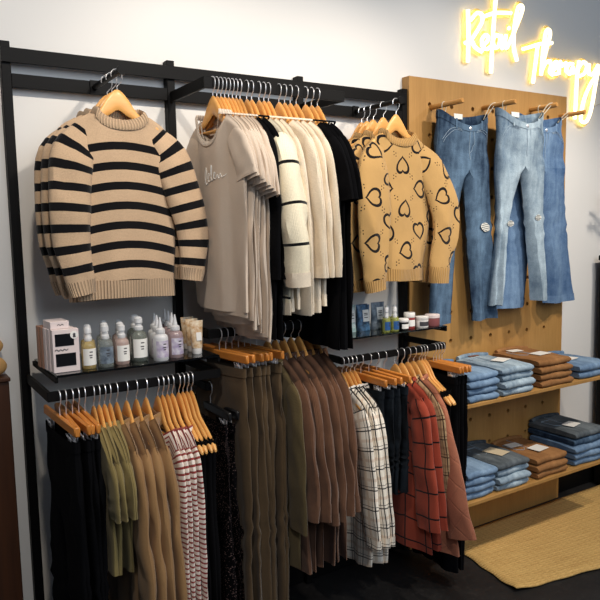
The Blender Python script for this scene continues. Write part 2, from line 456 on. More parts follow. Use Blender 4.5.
for x, z, L in PEGS:
    q = MB().tube([(x - PX0, .0, z), (x - PX0, -.012 - L + .004, z), (x - PX0, -.012 - L, z)], [.0125, .0125, .009], 14)
    q.build('peg', M['peg_wood'], panel)
SH = [('upper', .832), ('lower', .348)]
for nm, z in SH:
    t = thing('plywood_shelf', f'{nm} plywood shelf of folded jeans on the pegboard panel', 'shelf', (PX0, -.012, z))
    MB().box(.0, PX1 - PX0, -.34, 0, -.018, 0, .0015).build('shelf_board', M['ply'], t, False)
    for x in (.3, .9): MB().tube([(x, 0, -.028), (x, -.25, -.028)], .0095, 12).build('support_peg', M['peg_wood'], t)

# ------------------------------------------------------------------ hangers
def hook_pts(r=.019, drop=.068):
    pts = []
    for k in range(11):
        a = math.radians(200 - 200 * k / 10); pts.append((r * math.cos(a), 0, -r + r * math.sin(a)))
    pts += [(r * .98, 0, -r - .010), (r * .8, 0, -.040), (r * .3, 0, -.050), (0, 0, -.056), (0, 0, -drop)]
    return [(p[0], p[1], p[2] + .0022) for p in pts]
def HT(a): return -.128 - .56 * max(0, a - .045) - .5 * max(0, a - .13) ** 1.5
def build_hanger(hl=.145):
    t = thing('wooden_hanger', 'x', 'hanger')
    MB().tube(hook_pts(), .0017, 6).build('hook', M['chrome'], t)
    rings = []; N = 34
    for i in range(N + 1):
        x = -hl + 2 * hl * i / N; a = abs(x)
        top = lerp(-.064, -.128, sm(a / .075)) - .56 * max(0, a - .045) - .5 * max(0, a - .13) ** 1.5
        h = lerp(.034, .0125, sm((a - .015) / .07)); h *= 1 - .35 * sm((a - hl + .03) / .035)
        cz = top - h; th = lerp(.0065, .008, sm((a - .05) / .15)); yy = -.004 * (a / .2) ** 2
        if a > hl - .003: h *= .55; th *= .55
        rings.append([(x, yy + th * math.cos(2 * PI * k / 12), cz + h * math.sin(2 * PI * k / 12)) for k in range(12)])
    MB().rings(rings, caps=(True, True)).build('hanger_body', M['hanger_wood'], t)
    MB().tube([(-.115, -.001, -.188), (.115, -.001, -.188)], .0045, 8).build('trouser_bar', M['hanger_wood'], t)
    return t
def build_clip_hanger(dark=False):
    t = thing('clip_hanger', 'x', 'hanger')
    MB().tube(hook_pts(.019, .082), .0017, 6).build('hook', M['chrome'], t)
    MB().box(-.175, .175, -.0075, .0075, -.112, -.080, .004).build('hanger_bar', M['hanger_dark'] if not dark else M['black_plastic'], t)
    for x in (-.115, .115):
        c = MB()
        c.tube([(x, 0, -.110), (x, 0, -.124)], .0022, 6)
        for s in (-1, 1):
            c.box(x - .016, x + .016, s * .006 - .0014, s * .006 + .0014, -.160, -.122, .001)
            c.tube([(x - .010, s * .007, -.128), (x - .007, s * .014, -.112), (x + .007, s * .014, -.112), (x + .010, s * .007, -.128)], .0014, 6)
        c.tube([(x - .018, 0, -.138), (x + .018, 0, -.138)], .004, 8)
        c.build('clip', M['chrome'], t)
    return t
H0 = build_hanger(); H1 = build_hanger(.20); C0 = build_clip_hanger(); B0 = build_clip_hanger(True)
used = set()
def put(proto, loc, rz, label, group):
    o = proto if proto not in used else copy_tree(proto)
    used.add(proto); o.location = loc; o.rotation_euler = (0, 0, rz); o['label'] = label; o['group'] = group; return o

# ------------------------------------------------------------------ garments
def garment(name, label, cat, loc, rz, group, mat, smat=None, ribmat=None, shw=.21, nw=.075, L=.66, wch=.22, whem=.22, t=.02, slope=.62,
            zsh=-.100, ndf=.075, ndb=.018, fold=.006, fk=22, sleeves='long', sp=None, srw=None, srt=.018, collar='rib', cuff=.0, zuv=False, hemband=0.0, seed=0,
            cmat=None, hemc=0.0, sprL=None, tshift=0.0, nrow=26):
    R = random.Random(seed * 31 + 5); smat = smat or mat; ribmat = ribmat or mat; cmat = cmat or ribmat
    root = thing(name, label, cat, loc, rz, group)
    ph = [R.uniform(0, 6.28) for _ in range(6)]; NC = 48
    zsh = HT(nw) + .018
    def ztop(x, front):
        a = abs(x); nd = ndf if front else ndb
        if a > nw: return HT(a) + .018 - 1.6 * max(0, a - shw * .80) ** 1.5
        return zsh - nd * math.sqrt(max(0, 1 - (a / nw) ** 2)) ** .8
    def Sf(a, s, off=0.0):
        ca, sa = math.cos(a), math.sin(a)
        cx = math.copysign(abs(ca) ** .75, ca); sy = -math.copysign(abs(sa) ** .8, sa)
        w = interp([(0, shw), (.10, lerp(shw, wch, .5)), (.3, wch), (1, whem)], s)
        x = w * cx; front = sy < 0
        tt = lerp(lerp(.0012, .0125, sm(s / .02)), t, sm(s / .22)) if abs(x) > nw * 1.06 else lerp(.028, max(t, .02), sm(s / .22))
        zt = ztop(x, front); zb = zsh - L + hemc * (cx * cx) + .006 * math.sin(9 * x + ph[0])
        z = zb + (zt - zb) * (1 - s)
        amp = fold * (s ** .8)
        fy = amp * (math.sin(fk * x + ph[1] + s * 1.2) + .6 * math.sin(fk * 1.9 * x + ph[2] - s) + .35 * math.sin(fk * 3.1 * x + ph[3]) * s)
        fy += .25 * fold * math.sin(14 * s + 18 * x + ph[4])
        fy += fold * 1.5 * s ** .5 * MN.noise(Vector((x * 13 + seed * 7.3, z * 5, .3 if front else 4.1)))
        y = (tt + off) * sy + fy + tshift * s
        x = x * (1 + off / w)
        return (x, y, z)
    def part(nm, s0, s1, rows, m, off=0.0, ribuv=False):
        rings = []; uvs = []
        for j in range(rows + 1):
            s = lerp(s0, s1, (j / rows) ** (1.8 if s0 == 0 else 1)); rg = []; uu = []
            for i in range(NC):
                a = 2 * PI * i / NC; p = Sf(a, s, off); rg.append(p)
                uu.append((p[0] if math.sin(a) >= 0 else 1.003 - p[0], s * L))
            rings.append(rg); uvs.append(uu)
        b = MB(); b.rings(rings, uvs=None)
        # rewrite uv so the seam does not smear
        k = 0
        for j in range(rows):
            for i in range(NC):
                n_ = (i + 1) % NC
                a_mid = 2 * PI * (i + .5) / NC; fr_ = math.sin(a_mid) >= 0
                idx = [(j, i), (j, n_), (j + 1, n_), (j + 1, i)]
                b.uv[k] = [((rings[q][w_][0] if fr_ else 1.003 - rings[q][w_][0]), (zsh - rings[q][w_][2] - 1.0 * rings[q][w_][0] ** 2) if zuv else lerp(s0, s1, (q / rows) ** (1.8 if s0 == 0 else 1)) * L) for q, w_ in idx]; k += 1
        return b.build(nm, m, root)
    hb = hemband / L
    part('body', 0, 1 - hb * .8, nrow, mat)
    if hemband: part('hem_band', 1 - hb, 1, 5, ribmat, .0025)
    # neck edge
    neck = []
    for i in range(NC * 2):
        a = 2 * PI * i / (NC * 2); p = Sf(a, 0)
        if abs(p[0]) <= nw * 1.02: neck.append(p)
    front = sorted([p for p in neck if p[1] < 0], key=lambda p: p[0]); back = sorted([p for p in neck if p[1] >= 0], key=lambda p: -p[0])
    if collar:
        loop = front + back
        ctr = Vector((0, 0, 0))
        rings = []; uvs = []; acc = 0; prev = None; n = 8
        for i, p in enumerate(loop + [loop[0]]):
            p = Vector(p); d = Vector((p.x, p.y * 1.8, 0)); d = d.normalized() if d.length > 1e-6 else Vector((0, -1, 0))
            if prev is not None: acc += (p - prev).length
            prev = p
            if collar == 'rib': hgt, th, up, outw = .010, .004, .004, 0
            elif collar == 'thin': hgt, th, up, outw = .004, .0025, -.001, 0
            elif collar == 'wide': hgt, th, up, outw = .019, .006, .006, .0
            else: hgt, th, up, outw = 0, 0, 0, 0
            rg = []; uu = []
            if collar in ('rib', 'wide', 'thin'):
                slant = Vector((0, 0, 1)) * .93 - d * .35
                for k in range(n):
                    q = 2 * PI * k / n; rg.append(p + slant * (hgt * math.sin(q) + up) + d * th * math.cos(q)); uu.append((acc, k * .005))
            else:   # shirt collar: stand and fall
                for (o_, h_) in ((0, -.006), (-.002, .006), (.0, .011), (.004, .011), (.010, -.004), (.013, -.030), (.009, -.031), (.006, -.006)):
                    rg.append(p + d * o_ + Vector((0, 0, h_))); uu.append((acc, h_))
            rings.append(rg); uvs.append(uu)
        MB().rings(rings, uvs=uvs).build('collar', cmat, root)
    # sleeves
    if sleeves:
        for side in (1, -1):
            sp_ = sp if side == 1 or sprL is None else sprL
            q0, q1 = Vector(sp_[0]), Vector(sp_[1]); dq = (q1 - q0).normalized(); xt = q0.x - dq.z * srw[0]; dz = ztop(xt, True) - .004 - (q0.z + dq.x * srw[0])
            sp_ = [(p[0], p[1], p[2] + dz * (1, .75, .45, .3)[min(k, 3)]) for k, p in enumerate(sp_)]
            pts = cat_rom([(side * p[0], p[1], p[2]) for p in sp_], 22)
            rws = srw; n = 20; rings = []; uvs = []; acc = 0; wp = [R.uniform(0, 6.28) for _ in range(4)]
            m_ = len(pts) - 1
            for i, p in enumerate(pts):
                p = Vector(p); tn = Vector(pts[min(i + 1, m_)]) - Vector(pts[max(i - 1, 0)]); tn.normalize()
                sd = tn.cross(Vector((0, 1, 0))).normalized(); yv = sd.cross(tn).normalized()
                f = i / m_; rw = interp([(k / (len(rws) - 1), q) for k, q in enumerate(rws)], f); rt = srt * (1 - .25 * f) * (.6 + .4 * sm(f / .15))
                if i: acc += (p - Vector(pts[i - 1])).length
                rg = []; uu = []
                for k in range(n):
                    q = 2 * PI * k / n; c, s_ = math.cos(q), math.sin(q)
                    wr = 1 + .10 * math.sin(3 * q + wp[0] + 4 * f) + .06 * math.sin(5 * q + wp[1] - 7 * f)
                    wz = .08 * math.sin(24 * f + wp[2] + 2 * c) * f + .5 * min(1, .02 / rt) * MN.noise(Vector((c * 1.6 + seed, s_ * 1.2, acc * 11))) * sm(f / .2)
                    rg.append(p + sd * rw * math.copysign(abs(c) ** .85, c) + yv * (rt * s_ * (wr + wz * 1.4)) + yv * min(rt, .02) * .35 * MN.noise(Vector((seed + 3.1, acc * 9, side))) * sm(f / .2)); uu.append((rw * c + (0 if s_ >= 0 else .5), acc))
                rings.append(rg); uvs.append(uu)
            nc = 0
            if cuff:
                nc = max(2, round(cuff / (acc / m_)))
                body_r, body_u = rings[:len(rings) - nc + 1], uvs[:len(rings) - nc + 1]
                cr, cu = rings[len(rings) - nc - 0 - 1:], uvs[len(rings) - nc - 1:]
            else: body_r, body_u = rings, uvs
            sl = MB().rings(body_r, uvs=body_u).build('sleeve', smat, root)
            if cuff:
                cc = []
                for rg in cr:
                    c = sum(rg, Vector()) / n; cc.append([c + (p - c) * 1.05 for p in rg])
                MB().rings(cc, uvs=[[(2 * PI * k / n * .05, u[1]) for k, u in enumerate(uu)] for uu in cu]).build('cuff', ribmat, sl)
    root['_x'] = 0; del root['_x']
    def surf(x, z):
        w0 = wch; a = math.acos(max(-1, min(1, math.copysign(min(1, abs(x) / w0) ** (1 / .75), x))))
        lo, hi = 0.0, 1.0
        for _ in range(18):
            m_ = (lo + hi) / 2
            if Sf(a, m_)[2] > z: lo = m_
            else: hi = m_
        return Sf(a, lo)
    garment.surf = surf
    return root

def pants(name, label, cat, loc, rz, group, mat, w=.15, wh=.165, t=.02, zt=-.130, rise=.26, L=1.0, knee=.075, hem=.07, spread=(.0, .0), tleg=None, seed=0,
          fold=.004, wb=.035, dipf=0.0, dipb=0.0, details=None, skew=0.0, wmat=None, hemband=0.0, legtw=(1, 1), yoff=0.0, crease=0.0):
    R = random.Random(seed * 17 + 3); root = thing(name, label, cat, loc, rz, group); ph = [R.uniform(0, 6.28) for _ in range(6)]; NC = 36
    tleg = tleg or t
    def Sf(a, s, off=0.0):
        ca, sa = math.cos(a), math.sin(a); cx = math.copysign(abs(ca) ** .7, ca); sy = -math.copysign(abs(sa) ** .75, sa)
        ww = lerp(w, wh, sm(s)); x = ww * cx * (1 + off / ww)
        dip = (dipf if sy < 0 else dipb) * (1 - cx * cx) ** 1.2
        z = zt - dip * (1 - s) - s * rise * (1 + .12 * 0)
        y = (t * lerp(1, 1.15, s) + off) * sy + fold * 1.6 * sm(s * 3) * MN.noise(Vector((x * 16 + seed, z * 12, .2 if sy < 0 else 3))) + fold * s * (math.sin(30 * x + ph[0]) + .6 * math.sin(55 * x + ph[1])) + yoff
        if crease: y += crease * sm(s * 2) * (abs(MN.noise(Vector((x * 9 + z * 5 * (1 if x > 0 else -1), z * 7 - abs(x) * 10, seed + (0 if sy < 0 else 5))))) - .2)
        if sy < 0: y -= dipf * .25 * (1 - s) * (1 - cx * cx)
        return (x + skew * s, y, z)
    def part(nm, s0, s1, rows, m, off):
        rings = []; uvs = []
        for j in range(rows + 1):
            s = lerp(s0, s1, j / rows)
            rings.append([Sf(2 * PI * i / NC, s, off) for i in range(NC)]); uvs.append([(p[0] + (0 if p[1] < 0 else .7), -p[2]) for p in rings[-1]])
        return MB().rings(rings, uvs=uvs).build(nm, m, root)
    sb = wb / rise
    part('waistband', 0, sb, 2, wmat or mat, .003)
    part('hips', sb * .5, .98, 10, mat, 0.0)
    legs = []
    sc = .98; nI = 5
    for k, side in enumerate((-1, 1)):
        sp = spread[k]; tw = legtw[k]
        # ring order: outer half front->back, then inner edge back->front
        H2 = NC // 2
        if side == 1: idx = [(-H2 // 2 + i) % NC for i in range(H2 + 1)]
        else: idx = [(H2 // 2 + i) % NC for i in range(H2 + 1)]
        top = [Vector(Sf(2 * PI * i / NC, sc)) for i in idx]
        a_, b_ = top[-1], top[0]
        top += [a_.lerp(b_, (j + 1) / (nI + 1)) for j in range(nI)]
        n = len(top)
        angs = [(-PI / 2 + PI * i / H2) if side == 1 else (PI / 2 + PI * i / H2) for i in range(H2 + 1)]
        e = angs[-1]; angs += [e + PI * (j + 1) / (nI + 1) for j in range(nI)]
        ztp = zt - rise * sc; P = [(side * wh * .50 + skew, 0, ztp, wh * .50, t * 1.1),
             (side * wh * .50 + sp * .45 + skew, 0, zt - rise - (L - rise) * .45, knee, tleg), (side * wh * .48 + sp + skew, 0, zt - L, hem, tleg)]
        NR = 26; C = cat_rom(P, NR); rings = []; uvs = []; w_ = [R.uniform(0, 6.28) for _ in range(4)]
        for i, (x, y, z, rw, rt) in enumerate(C):
            f = i / NR; bl = sm(f / .22); rg = []; uu = []; rr = lerp(rw, rw * tw, sm(f * 1.6))
            for q in range(n):
                a = angs[q]; c, s_ = math.cos(a), -math.sin(a)
                yy = rt * math.copysign(abs(s_) ** .8, s_) * (1 + .06 * math.sin(12 * f + w_[0] + c * 2) * f)
                fy = fold * f * 1.6 * (math.sin(3.2 * c + w_[1] + 2 * f) + .7 * math.sin(6 * c + w_[2]))
                cr = .006 * math.exp(-((f - .45) / .14) ** 2) * math.sin(60 * f + 3 * c + w_[3])
                yy += fold * 1.0 * MN.noise(Vector((c * 1.9 + seed * 3 + k, s_ * .8, z * 4))) * sm(f / .1)
                if crease: yy += crease * (abs(MN.noise(Vector((c * 1.7 + z * 3 * side, z * 5 + c * 1.2, seed + k * 4)))) - .2) * sm(f / .1)
                p = Vector((x + rr * math.copysign(abs(c) ** .85, c), y + yy + fy + cr + yoff, z + .004 * math.sin(3 * c + w_[1]) * f))
                tp = top[q] + Vector((0, 0, z - ztp)); rg.append(tp.lerp(p, bl)); uu.append((rg[-1].x - x * bl + (.0 if s_ < 0 else .6 + .1 * (1 - bl)), -z))
            rings.append(rg); uvs.append(uu)
        lg = MB().rings(rings, uvs=uvs).build('leg', mat, root)
        if hemband:
            hb = []
            for rg in rings[-3:]:
                c = sum(rg, Vector()) / n; hb.append([c + (p - c) * 1.04 for p in rg])
            MB().rings(hb, uvs=uvs[-3:]).build('hem', mat, lg)
        legs.append((lg, C, rings))
    return root, Sf, legs

HANG_RZ = -PI / 2
def rail_item(proto, X, y, z, hlabel, hgroup, rz=HANG_RZ):
    return put(proto, (X, y, z), rz, hlabel, hgroup)

# ---- upper left arm: striped sweaters
z0 = 2.2155
sp_r = [(.115, 0, -.205), (.175, -.010, -.285), (.215, -.024, -.42), (.238, -.034, -.54), (.232, -.038, -.64), (.222, -.038, -.71)]
sp_l = [(.115, 0, -.205), (.170, -.018, -.285), (.190, -.036, -.42), (.195, -.044, -.55), (.180, -.046, -.66), (.168, -.046, -.735)]
nm_ = ['front striped sweater, black bands on oatmeal knit, facing the room on the first arm', 'second striped sweater, pressed directly behind the front striped one', 'third striped sweater, rearmost on its arm nearest the wall']
for i, (y, dx, rz) in enumerate([(-.262, .005, .03), (-.205, -.008, .05), (-.15, -.014, .02)]):
    put(H0, (.30, y, z0), rz, 'wooden hanger inside the ' + ['front', 'second', 'rearmost'][i] + ' striped sweater', 'hangers on the striped sweater arm')
    garment('striped_sweater', nm_[i], 'sweater', (.30 + dx, y, z0 - .006), rz, 'striped sweaters on the first arm', M['stripe_knit'], M['stripe_sleeve'], M['beige_rib'],
            zuv=True, shw=.175, nw=.088, L=.630, wch=.188, whem=.172, t=.034, slope=.62, zsh=-.088, ndf=.050, ndb=.008, fold=.009, fk=14, sp=sp_r, sprL=sp_l, srw=[.052, .072, .068, .062, .050, .042],
            srt=.030, collar='wide', cuff=.075, hemband=.065, seed=i + 1)
# ---- heart sweaters
sp_hr = [(.115, -.003, -.205), (.185, -.018, -.29), (.240, -.040, -.43), (.245, -.052, -.55), (.205, -.056, -.68), (.195, -.056, -.79)]
sp_hl = [(.115, -.003, -.205), (.165, -.028, -.29), (.180, -.05, -.45), (.190, -.056, -.60), (.190, -.058, -.72), (.180, -.056, -.80)]
nh = ['front mustard heart sweater facing the room on the second arm', 'second mustard heart sweater, half hidden directly behind the front one', 'third mustard heart sweater, deepest heart knit on its arm']
for i, (y, dx, rz) in enumerate([(-.285, .01, .05), (-.20, -.01, .10), (-.13, -.005, .06)]):
    put(H0, (1.50, y, z0), rz, 'wooden hanger inside the ' + ['front', 'second', 'third'][i] + ' heart sweater', 'hangers on the heart sweater arm')
    garment('heart_sweater', nh[i], 'sweater', (1.50 + dx, y, z0 - .006), rz, 'heart sweaters on the second arm', M['heart'], M['heart'], M['heart_rib'],
            zuv=True, shw=.175, nw=.090, L=.635, wch=.190, whem=.155, t=.032, slope=.62, zsh=-.088, ndf=.050, ndb=.008, fold=.010, fk=13, sp=sp_hr, sprL=sp_hl, srw=[.052, .080, .088, .080, .064, .052],
            srt=.030, collar='wide', cuff=.075, hemband=.055, seed=i + 11)
for i, y in enumerate((-.085, -.045)):
    put(H0, (1.50, y, z0), .05, 'pale wooden hanger, ' + ['nearer', 'farther'][i] + ' of two behind the heart sweaters', 'hangers on the heart sweater arm')

# ---- upper middle rail
XT = [0.626, 0.642, 0.66, 0.674, 0.689, 0.704, 0.716, 0.730]
ty, tz = -.31, TOPZ
HG = 'hangers on the upper middle rail'; jit = lambda a=.05: rnd.uniform(-a, a)
spt = [(.13, 0, -.21), (.178, -.003, -.265), (.212, -.005, -.325), (.228, -.006, -.385)]
for i, X in enumerate(XT):
    X = .630 + .0155 * i
    rz = HANG_RZ + .10 - .02 * i + jit(.02); nth = ORD[i]
    put(H0, (X, ty, tz), rz, f'wooden hanger of the {nth} taupe tee on the upper middle rail', HG)
    lab = 'front taupe tee with white chest script, first on the upper middle rail' if i == 0 else f'{nth} taupe tee on the upper middle rail, counted from the scripted front tee'
    spt_ = [(.12, 0, -.21), (.158, -.001, -.265), (.184 + .002 * i, .002, -.32 - .003 * i), (.196 + .003 * i, .004, -.365 - .010 * i)]
    g = garment('tee_shirt', lab, 'tee shirt', (X, ty, tz - .004), rz, 'taupe tees on the upper middle rail', M['tee'], ribmat=M['tee_rib'], shw=.195, nw=.082, L=.69 + .017 * i, wch=.195, whem=.188 - .004 * (i % 3), t=.012,
            slope=.62, zsh=-.098, ndf=.105, ndb=.02, fold=.0085 if i else .006, fk=20, sp=spt_, srw=[.042, .058, .064, .066], srt=.015, collar='rib' if i == 0 else 'thin', seed=i + 21, hemc=.0)
    if i == 0:
        sc = []
        def scr(pts): pts = [(p[0] * .82 + .022, (p[1] + .29) * .8 - .345) for p in pts]; return [(p[0], garment.surf(p[0], p[2])[1] - .0012, p[2]) for p in cat_rom([(p[0], 0, p[1]) for p in pts], 30)]
        q = MB()
        q.tube(scr([(-.075, -.315), (-.06, -.30), (-.05, -.265), (-.055, -.25), (-.068, -.29), (-.06, -.325), (-.045, -.315)]), .0016, 5)
        q.tube(scr([(-.045, -.31), (-.03, -.285), (-.035, -.275), (-.045, -.295), (-.03, -.315), (-.012, -.295), (-.002, -.25), (-.008, -.245), (-.014, -.28), (-.008, -.31), (.005, -.30)]), .0016, 5)
        q.tube(scr([(.005, -.30), (.02, -.28), (.012, -.275), (.008, -.295), (.022, -.305), (.035, -.285), (.045, -.305), (.055, -.28), (.065, -.30), (.085, -.285)]), .0016, 5)
        q.build('chest_script', M['white'], g)
spl = [(.14, 0, -.205), (.178, .000, -.28), (.194, .008, -.42), (.198, .018, -.56), (.196, .028, -.71)]
LIST = [(.766, 'black_knit', 'black knit sweater', 'first', .80, 1), (.786, 'black_knit', 'black knit sweater', 'second', .80, 1),
        (.817, 'cream_stripe', 'cream sweater with thin black stripes', 'only', .72, 1), (.838, 'cream', 'plain cream sweater', 'first', .70, 1), (.858, 'cream', 'plain cream sweater', 'second', .70, 1),
        (.903, 'cream', 'plain cream sweater', 'third', .72, 1), (.928, 'cream', 'plain cream sweater', 'fourth', .72, 1), (.953, 'cream', 'plain cream sweater', 'fifth', .72, 1),
        (.980, 'cream', 'plain cream sweater', 'sixth', .70, 1), (1.022, 'black_cloth', 'black tee', 'first', .86, 0), (1.050, 'black_cloth', 'black tee', 'second', .86, 0), (1.078, 'black_cloth', 'black tee', 'third', .87, 0)]
for i, (X, mt, nm, nth, L, lng) in enumerate(LIST):
    rz = HANG_RZ + jit(.05)
    if nm.startswith('plain'): lab = f'{nth} plain cream sweater after the striped cream one, upper middle rail'
    elif nth == 'only': lab = 'cream sweater with thin black stripes on the upper middle rail'
    elif lng: lab = f'{nth} long black knit just after the taupe tees'
    else: lab = f'{nth} black tee past the cream sweaters, end of the upper middle rail'
    put(H0, (X, ty, tz), rz, 'wooden hanger of the ' + {'plain cream sweater': nth + ' plain cream sweater', 'black tee': nth + ' black tee past the cream sweaters'}.get(nm, (nth + ' ' if nth != 'only' else '') + nm), HG)
    if lng:
        garment('knit_sweater', lab, 'sweater', (X, ty, tz - .004), rz, 'sweaters on the upper middle rail', M[mt], ribmat=M['cream' if nth == 'only' else mt], shw=.195, nw=.082, L=L, wch=.21, whem=.19, t=.013, zsh=-.098, fold=.006, fk=18,
                sp=(spl if mt == 'cream' else [(p[0] - .012, 0, p[2]) for p in spl]) if nth != 'only' else [(.14, 0, -.205), (.185, -.006, -.28), (.215, -.004, -.42), (.232, .004, -.56), (.232, .016, -.73)], srw=[.048, .060, .060, .055, .044] if nth != 'only' else [.05, .066, .070, .070, .060], srt=.016 if nth != 'only' else .052, collar='thin', cuff=.05, hemband=.05, seed=i + 41)
    else:
        garment('black_tee', lab, 'tee shirt', (X, ty, tz - .004), rz, 'black tees on the upper middle rail', M[mt], shw=.195, nw=.082, L=L, wch=.212, whem=.212, t=.014, zsh=-.098, fold=.008, fk=18, sp=[(.13, 0, -.21), (.17, 0, -.275), (.195, .008, -.36), (.205, .012, -.44)], srw=[.045, .062, .068, .070], srt=.016, collar='thin', seed=i + 41)

# ---- lower left rail
HGL = 'hangers on the lower left rail'; LGN = 'rail below the bottle shelf'
for i, X in enumerate([.045, .072, .090, .104, .120]):
    rz = HANG_RZ + jit(.05); X = .036 + .020 * i
    put(C0, (X, RY, LZ), rz, f'wooden clip hanger of the {ORD[i]} black trousers, {LGN}', HGL)
    pants('black_trousers', f'{ORD[i]} pair of black trousers counted from the upright, {LGN}', 'trousers', (X, RY, LZ), rz, 'black trousers on the lower left rail', M['black_cloth'], w=.16, wh=.18, t=.014, L=1.02, knee=.092, hem=.105, seed=i + 1, fold=.005)
spo = [(.14, 0, -.205), (.180, 0, -.27), (.190, 0, -.32), (.192, 0, -.375)]
for i, X in enumerate([.145, .163, .181, .199]):
    rz = HANG_RZ + jit(.04)
    put(H0, (X, RY, LZ), rz, f'wooden hanger of the {ORD[i]} olive top, {LGN}', HGL)
    garment('olive_shirt', f'{ORD[i]} olive short-sleeved top counted from the black trousers, {LGN}', 'top', (X, RY, LZ), rz, 'olive tops on the lower left rail', M['olive_top'], shw=.195, nw=.055, L=.46, wch=.19, whem=.18, t=.011, fold=.005, sp=spo, srw=[.045, .056, .056, .055], srt=.013, collar='shirt', cuff=.03, seed=i + 61, ndf=.05, zsh=-.110)
sps = [(.13, 0, -.205), (.168, 0, -.28), (.198, -.003, -.44), (.228, -.004, -.60), (.252, -.004, -.78)]
for i, X in enumerate([.222, .256, .290, .324]):
    rz = HANG_RZ + jit(.04)
    put(H0, (X, RY, LZ), rz, f'wooden hanger of the {ORD[i]} tan shirt, {LGN}', HGL)
    garment('tan_shirt', f'{ORD[i]} long tan satin shirt counted from the olive tops, {LGN}', 'shirt', (X, RY, LZ), rz, 'tan shirts on the lower left rail', M['tan'], shw=.19, nw=.050, L=.98, wch=.205, whem=.29, t=.019, fold=.012, fk=20, sp=sps, srw=[.046, .060, .064, .064, .056], srt=.021, collar='shirt', cuff=.05, seed=i + 71, ndf=.05, zsh=-.110)
spz = [(.15, 0, -.215), (.178, 0, -.28), (.188, 0, -.42), (.190, 0, -.60), (.190, 0, -.74)]
for i, X in enumerate([.366, .384, .402, .420]):
    rz = HANG_RZ + jit(.03)
    put(H0, (X, RY, LZ), rz, f'wooden hanger of the {ORD[i]} red and white striped top, {LGN}', HGL)
    garment('striped_shirt', f'{ORD[i]} finely striped red and white top, {LGN}, beside the tan shirts', 'top', (X, RY, LZ), rz, 'striped tops on the lower left rail', M['redstripe'], shw=.185, nw=.115, L=.92, wch=.19, whem=.20, t=.011, fold=.006, sp=spz, srw=[.038, .048, .048, .046, .045], srt=.012, collar=None, seed=i + 81, ndf=.06)
for i, X in enumerate([.444, .460, .476, .492]):
    rz = HANG_RZ + jit(.03)
    put(H1, (X, RY, LZ), rz, f'{ORD[i]} wooden hanger past the striped tops, holding black camisoles', HGL)
    garment('black_camisole', f'{ORD[i]} black camisole on narrow straps past the red striped tops', 'camisole', (X, RY, LZ), rz, 'black camisoles on the lower left rail', M['black_cloth'], shw=.185, nw=.165, L=.62, wch=.165, whem=.18, t=.011, fold=.005, sleeves=None, collar=None, seed=i + 91, ndf=.12, ndb=.10)
for i in range(4):
    X = .612 + .025 * i; rz = HANG_RZ + jit(.05)
    put(B0, (X, -.24, 1.10), rz, f'black clip hanger of the {ORD[i]} dotted black trousers', 'black clip hangers beside the olive trousers')
    pants('dotted_trousers', f'{ORD[i]} wide black trousers with tiny pale dots, counted from the striped tops', 'trousers', (X, -.24, 1.10), rz, 'dotted black trousers', M['dotted'], w=.14, wh=.15, t=.012, L=.98, knee=.078, hem=.082, seed=i + 31, fold=.007)

# ---- lower middle rail
HGC = 'hangers on the lower middle rail'
for i in range(7):
    X = .640 + .0265 * i; rz = HANG_RZ + .16 + jit(.09)
    put(C0, (X, RYC, CZ), rz, f'wooden clip hanger of the {ORD[i]} olive-brown trousers', HGC)
    pants('olive_trousers', f'{ORD[i]} olive-brown wide trousers on the lower middle rail, counted from the dotted trousers', 'trousers', (X, RYC, CZ), rz, 'olive-brown trousers on the lower middle rail', M['olive_trouser'], w=.155, wh=.17, t=.016, L=1.16, knee=.088, hem=.095, seed=i + 51, fold=.008)
X = .848
put(H0, (X, RYC, CZ), HANG_RZ, 'wooden hanger of the olive knit beside the brown corduroy shirts', HGC)
spk = spl[:2] + [(.2, -.003, -.46), (.205, -.003, -.62), (.205, -.003, -.76)]
garment('olive_sweater', 'olive knit cardigan between the olive-brown trousers and the corduroy shirts', 'sweater', (X, RYC, CZ), HANG_RZ, None, M['olive_knit'], shw=.195, nw=.08, L=.80, wch=.21, whem=.20, t=.014, fold=.006, sp=spk, srw=[.048, .060, .060, .060, .060], srt=.017, seed=101)
for i in range(6):
    X = .884 + .0362 * i; rz = HANG_RZ + jit(.05)
    put(H0, (X, RYC, CZ), rz, f'wooden hanger of the {ORD[i]} brown corduroy shirt', HGC)
    spc = [(.14, 0, -.205), (.182, 0, -.285), (.212, -.004, -.43), (.236, -.006 + jit(.012), -.58), (.252 + jit(.012), -.008 + jit(.008), -.725 - jit(.02))]
    garment('corduroy_shirt', f'{ORD[i]} brown corduroy shirt on the lower middle rail, counted from the olive knit', 'shirt', (X, RYC, CZ), rz, 'brown corduroy shirts on the lower middle rail', M['cord'], shw=.21, nw=.055, L=.83, wch=.205, whem=.215, t=.019, fold=.010, fk=24, sp=spc, srw=[.048, .060, .064, .062, .056], srt=.024, collar='shirt', cuff=.06, seed=i + 111, ndf=.05, zsh=-.110, hemc=-.0)

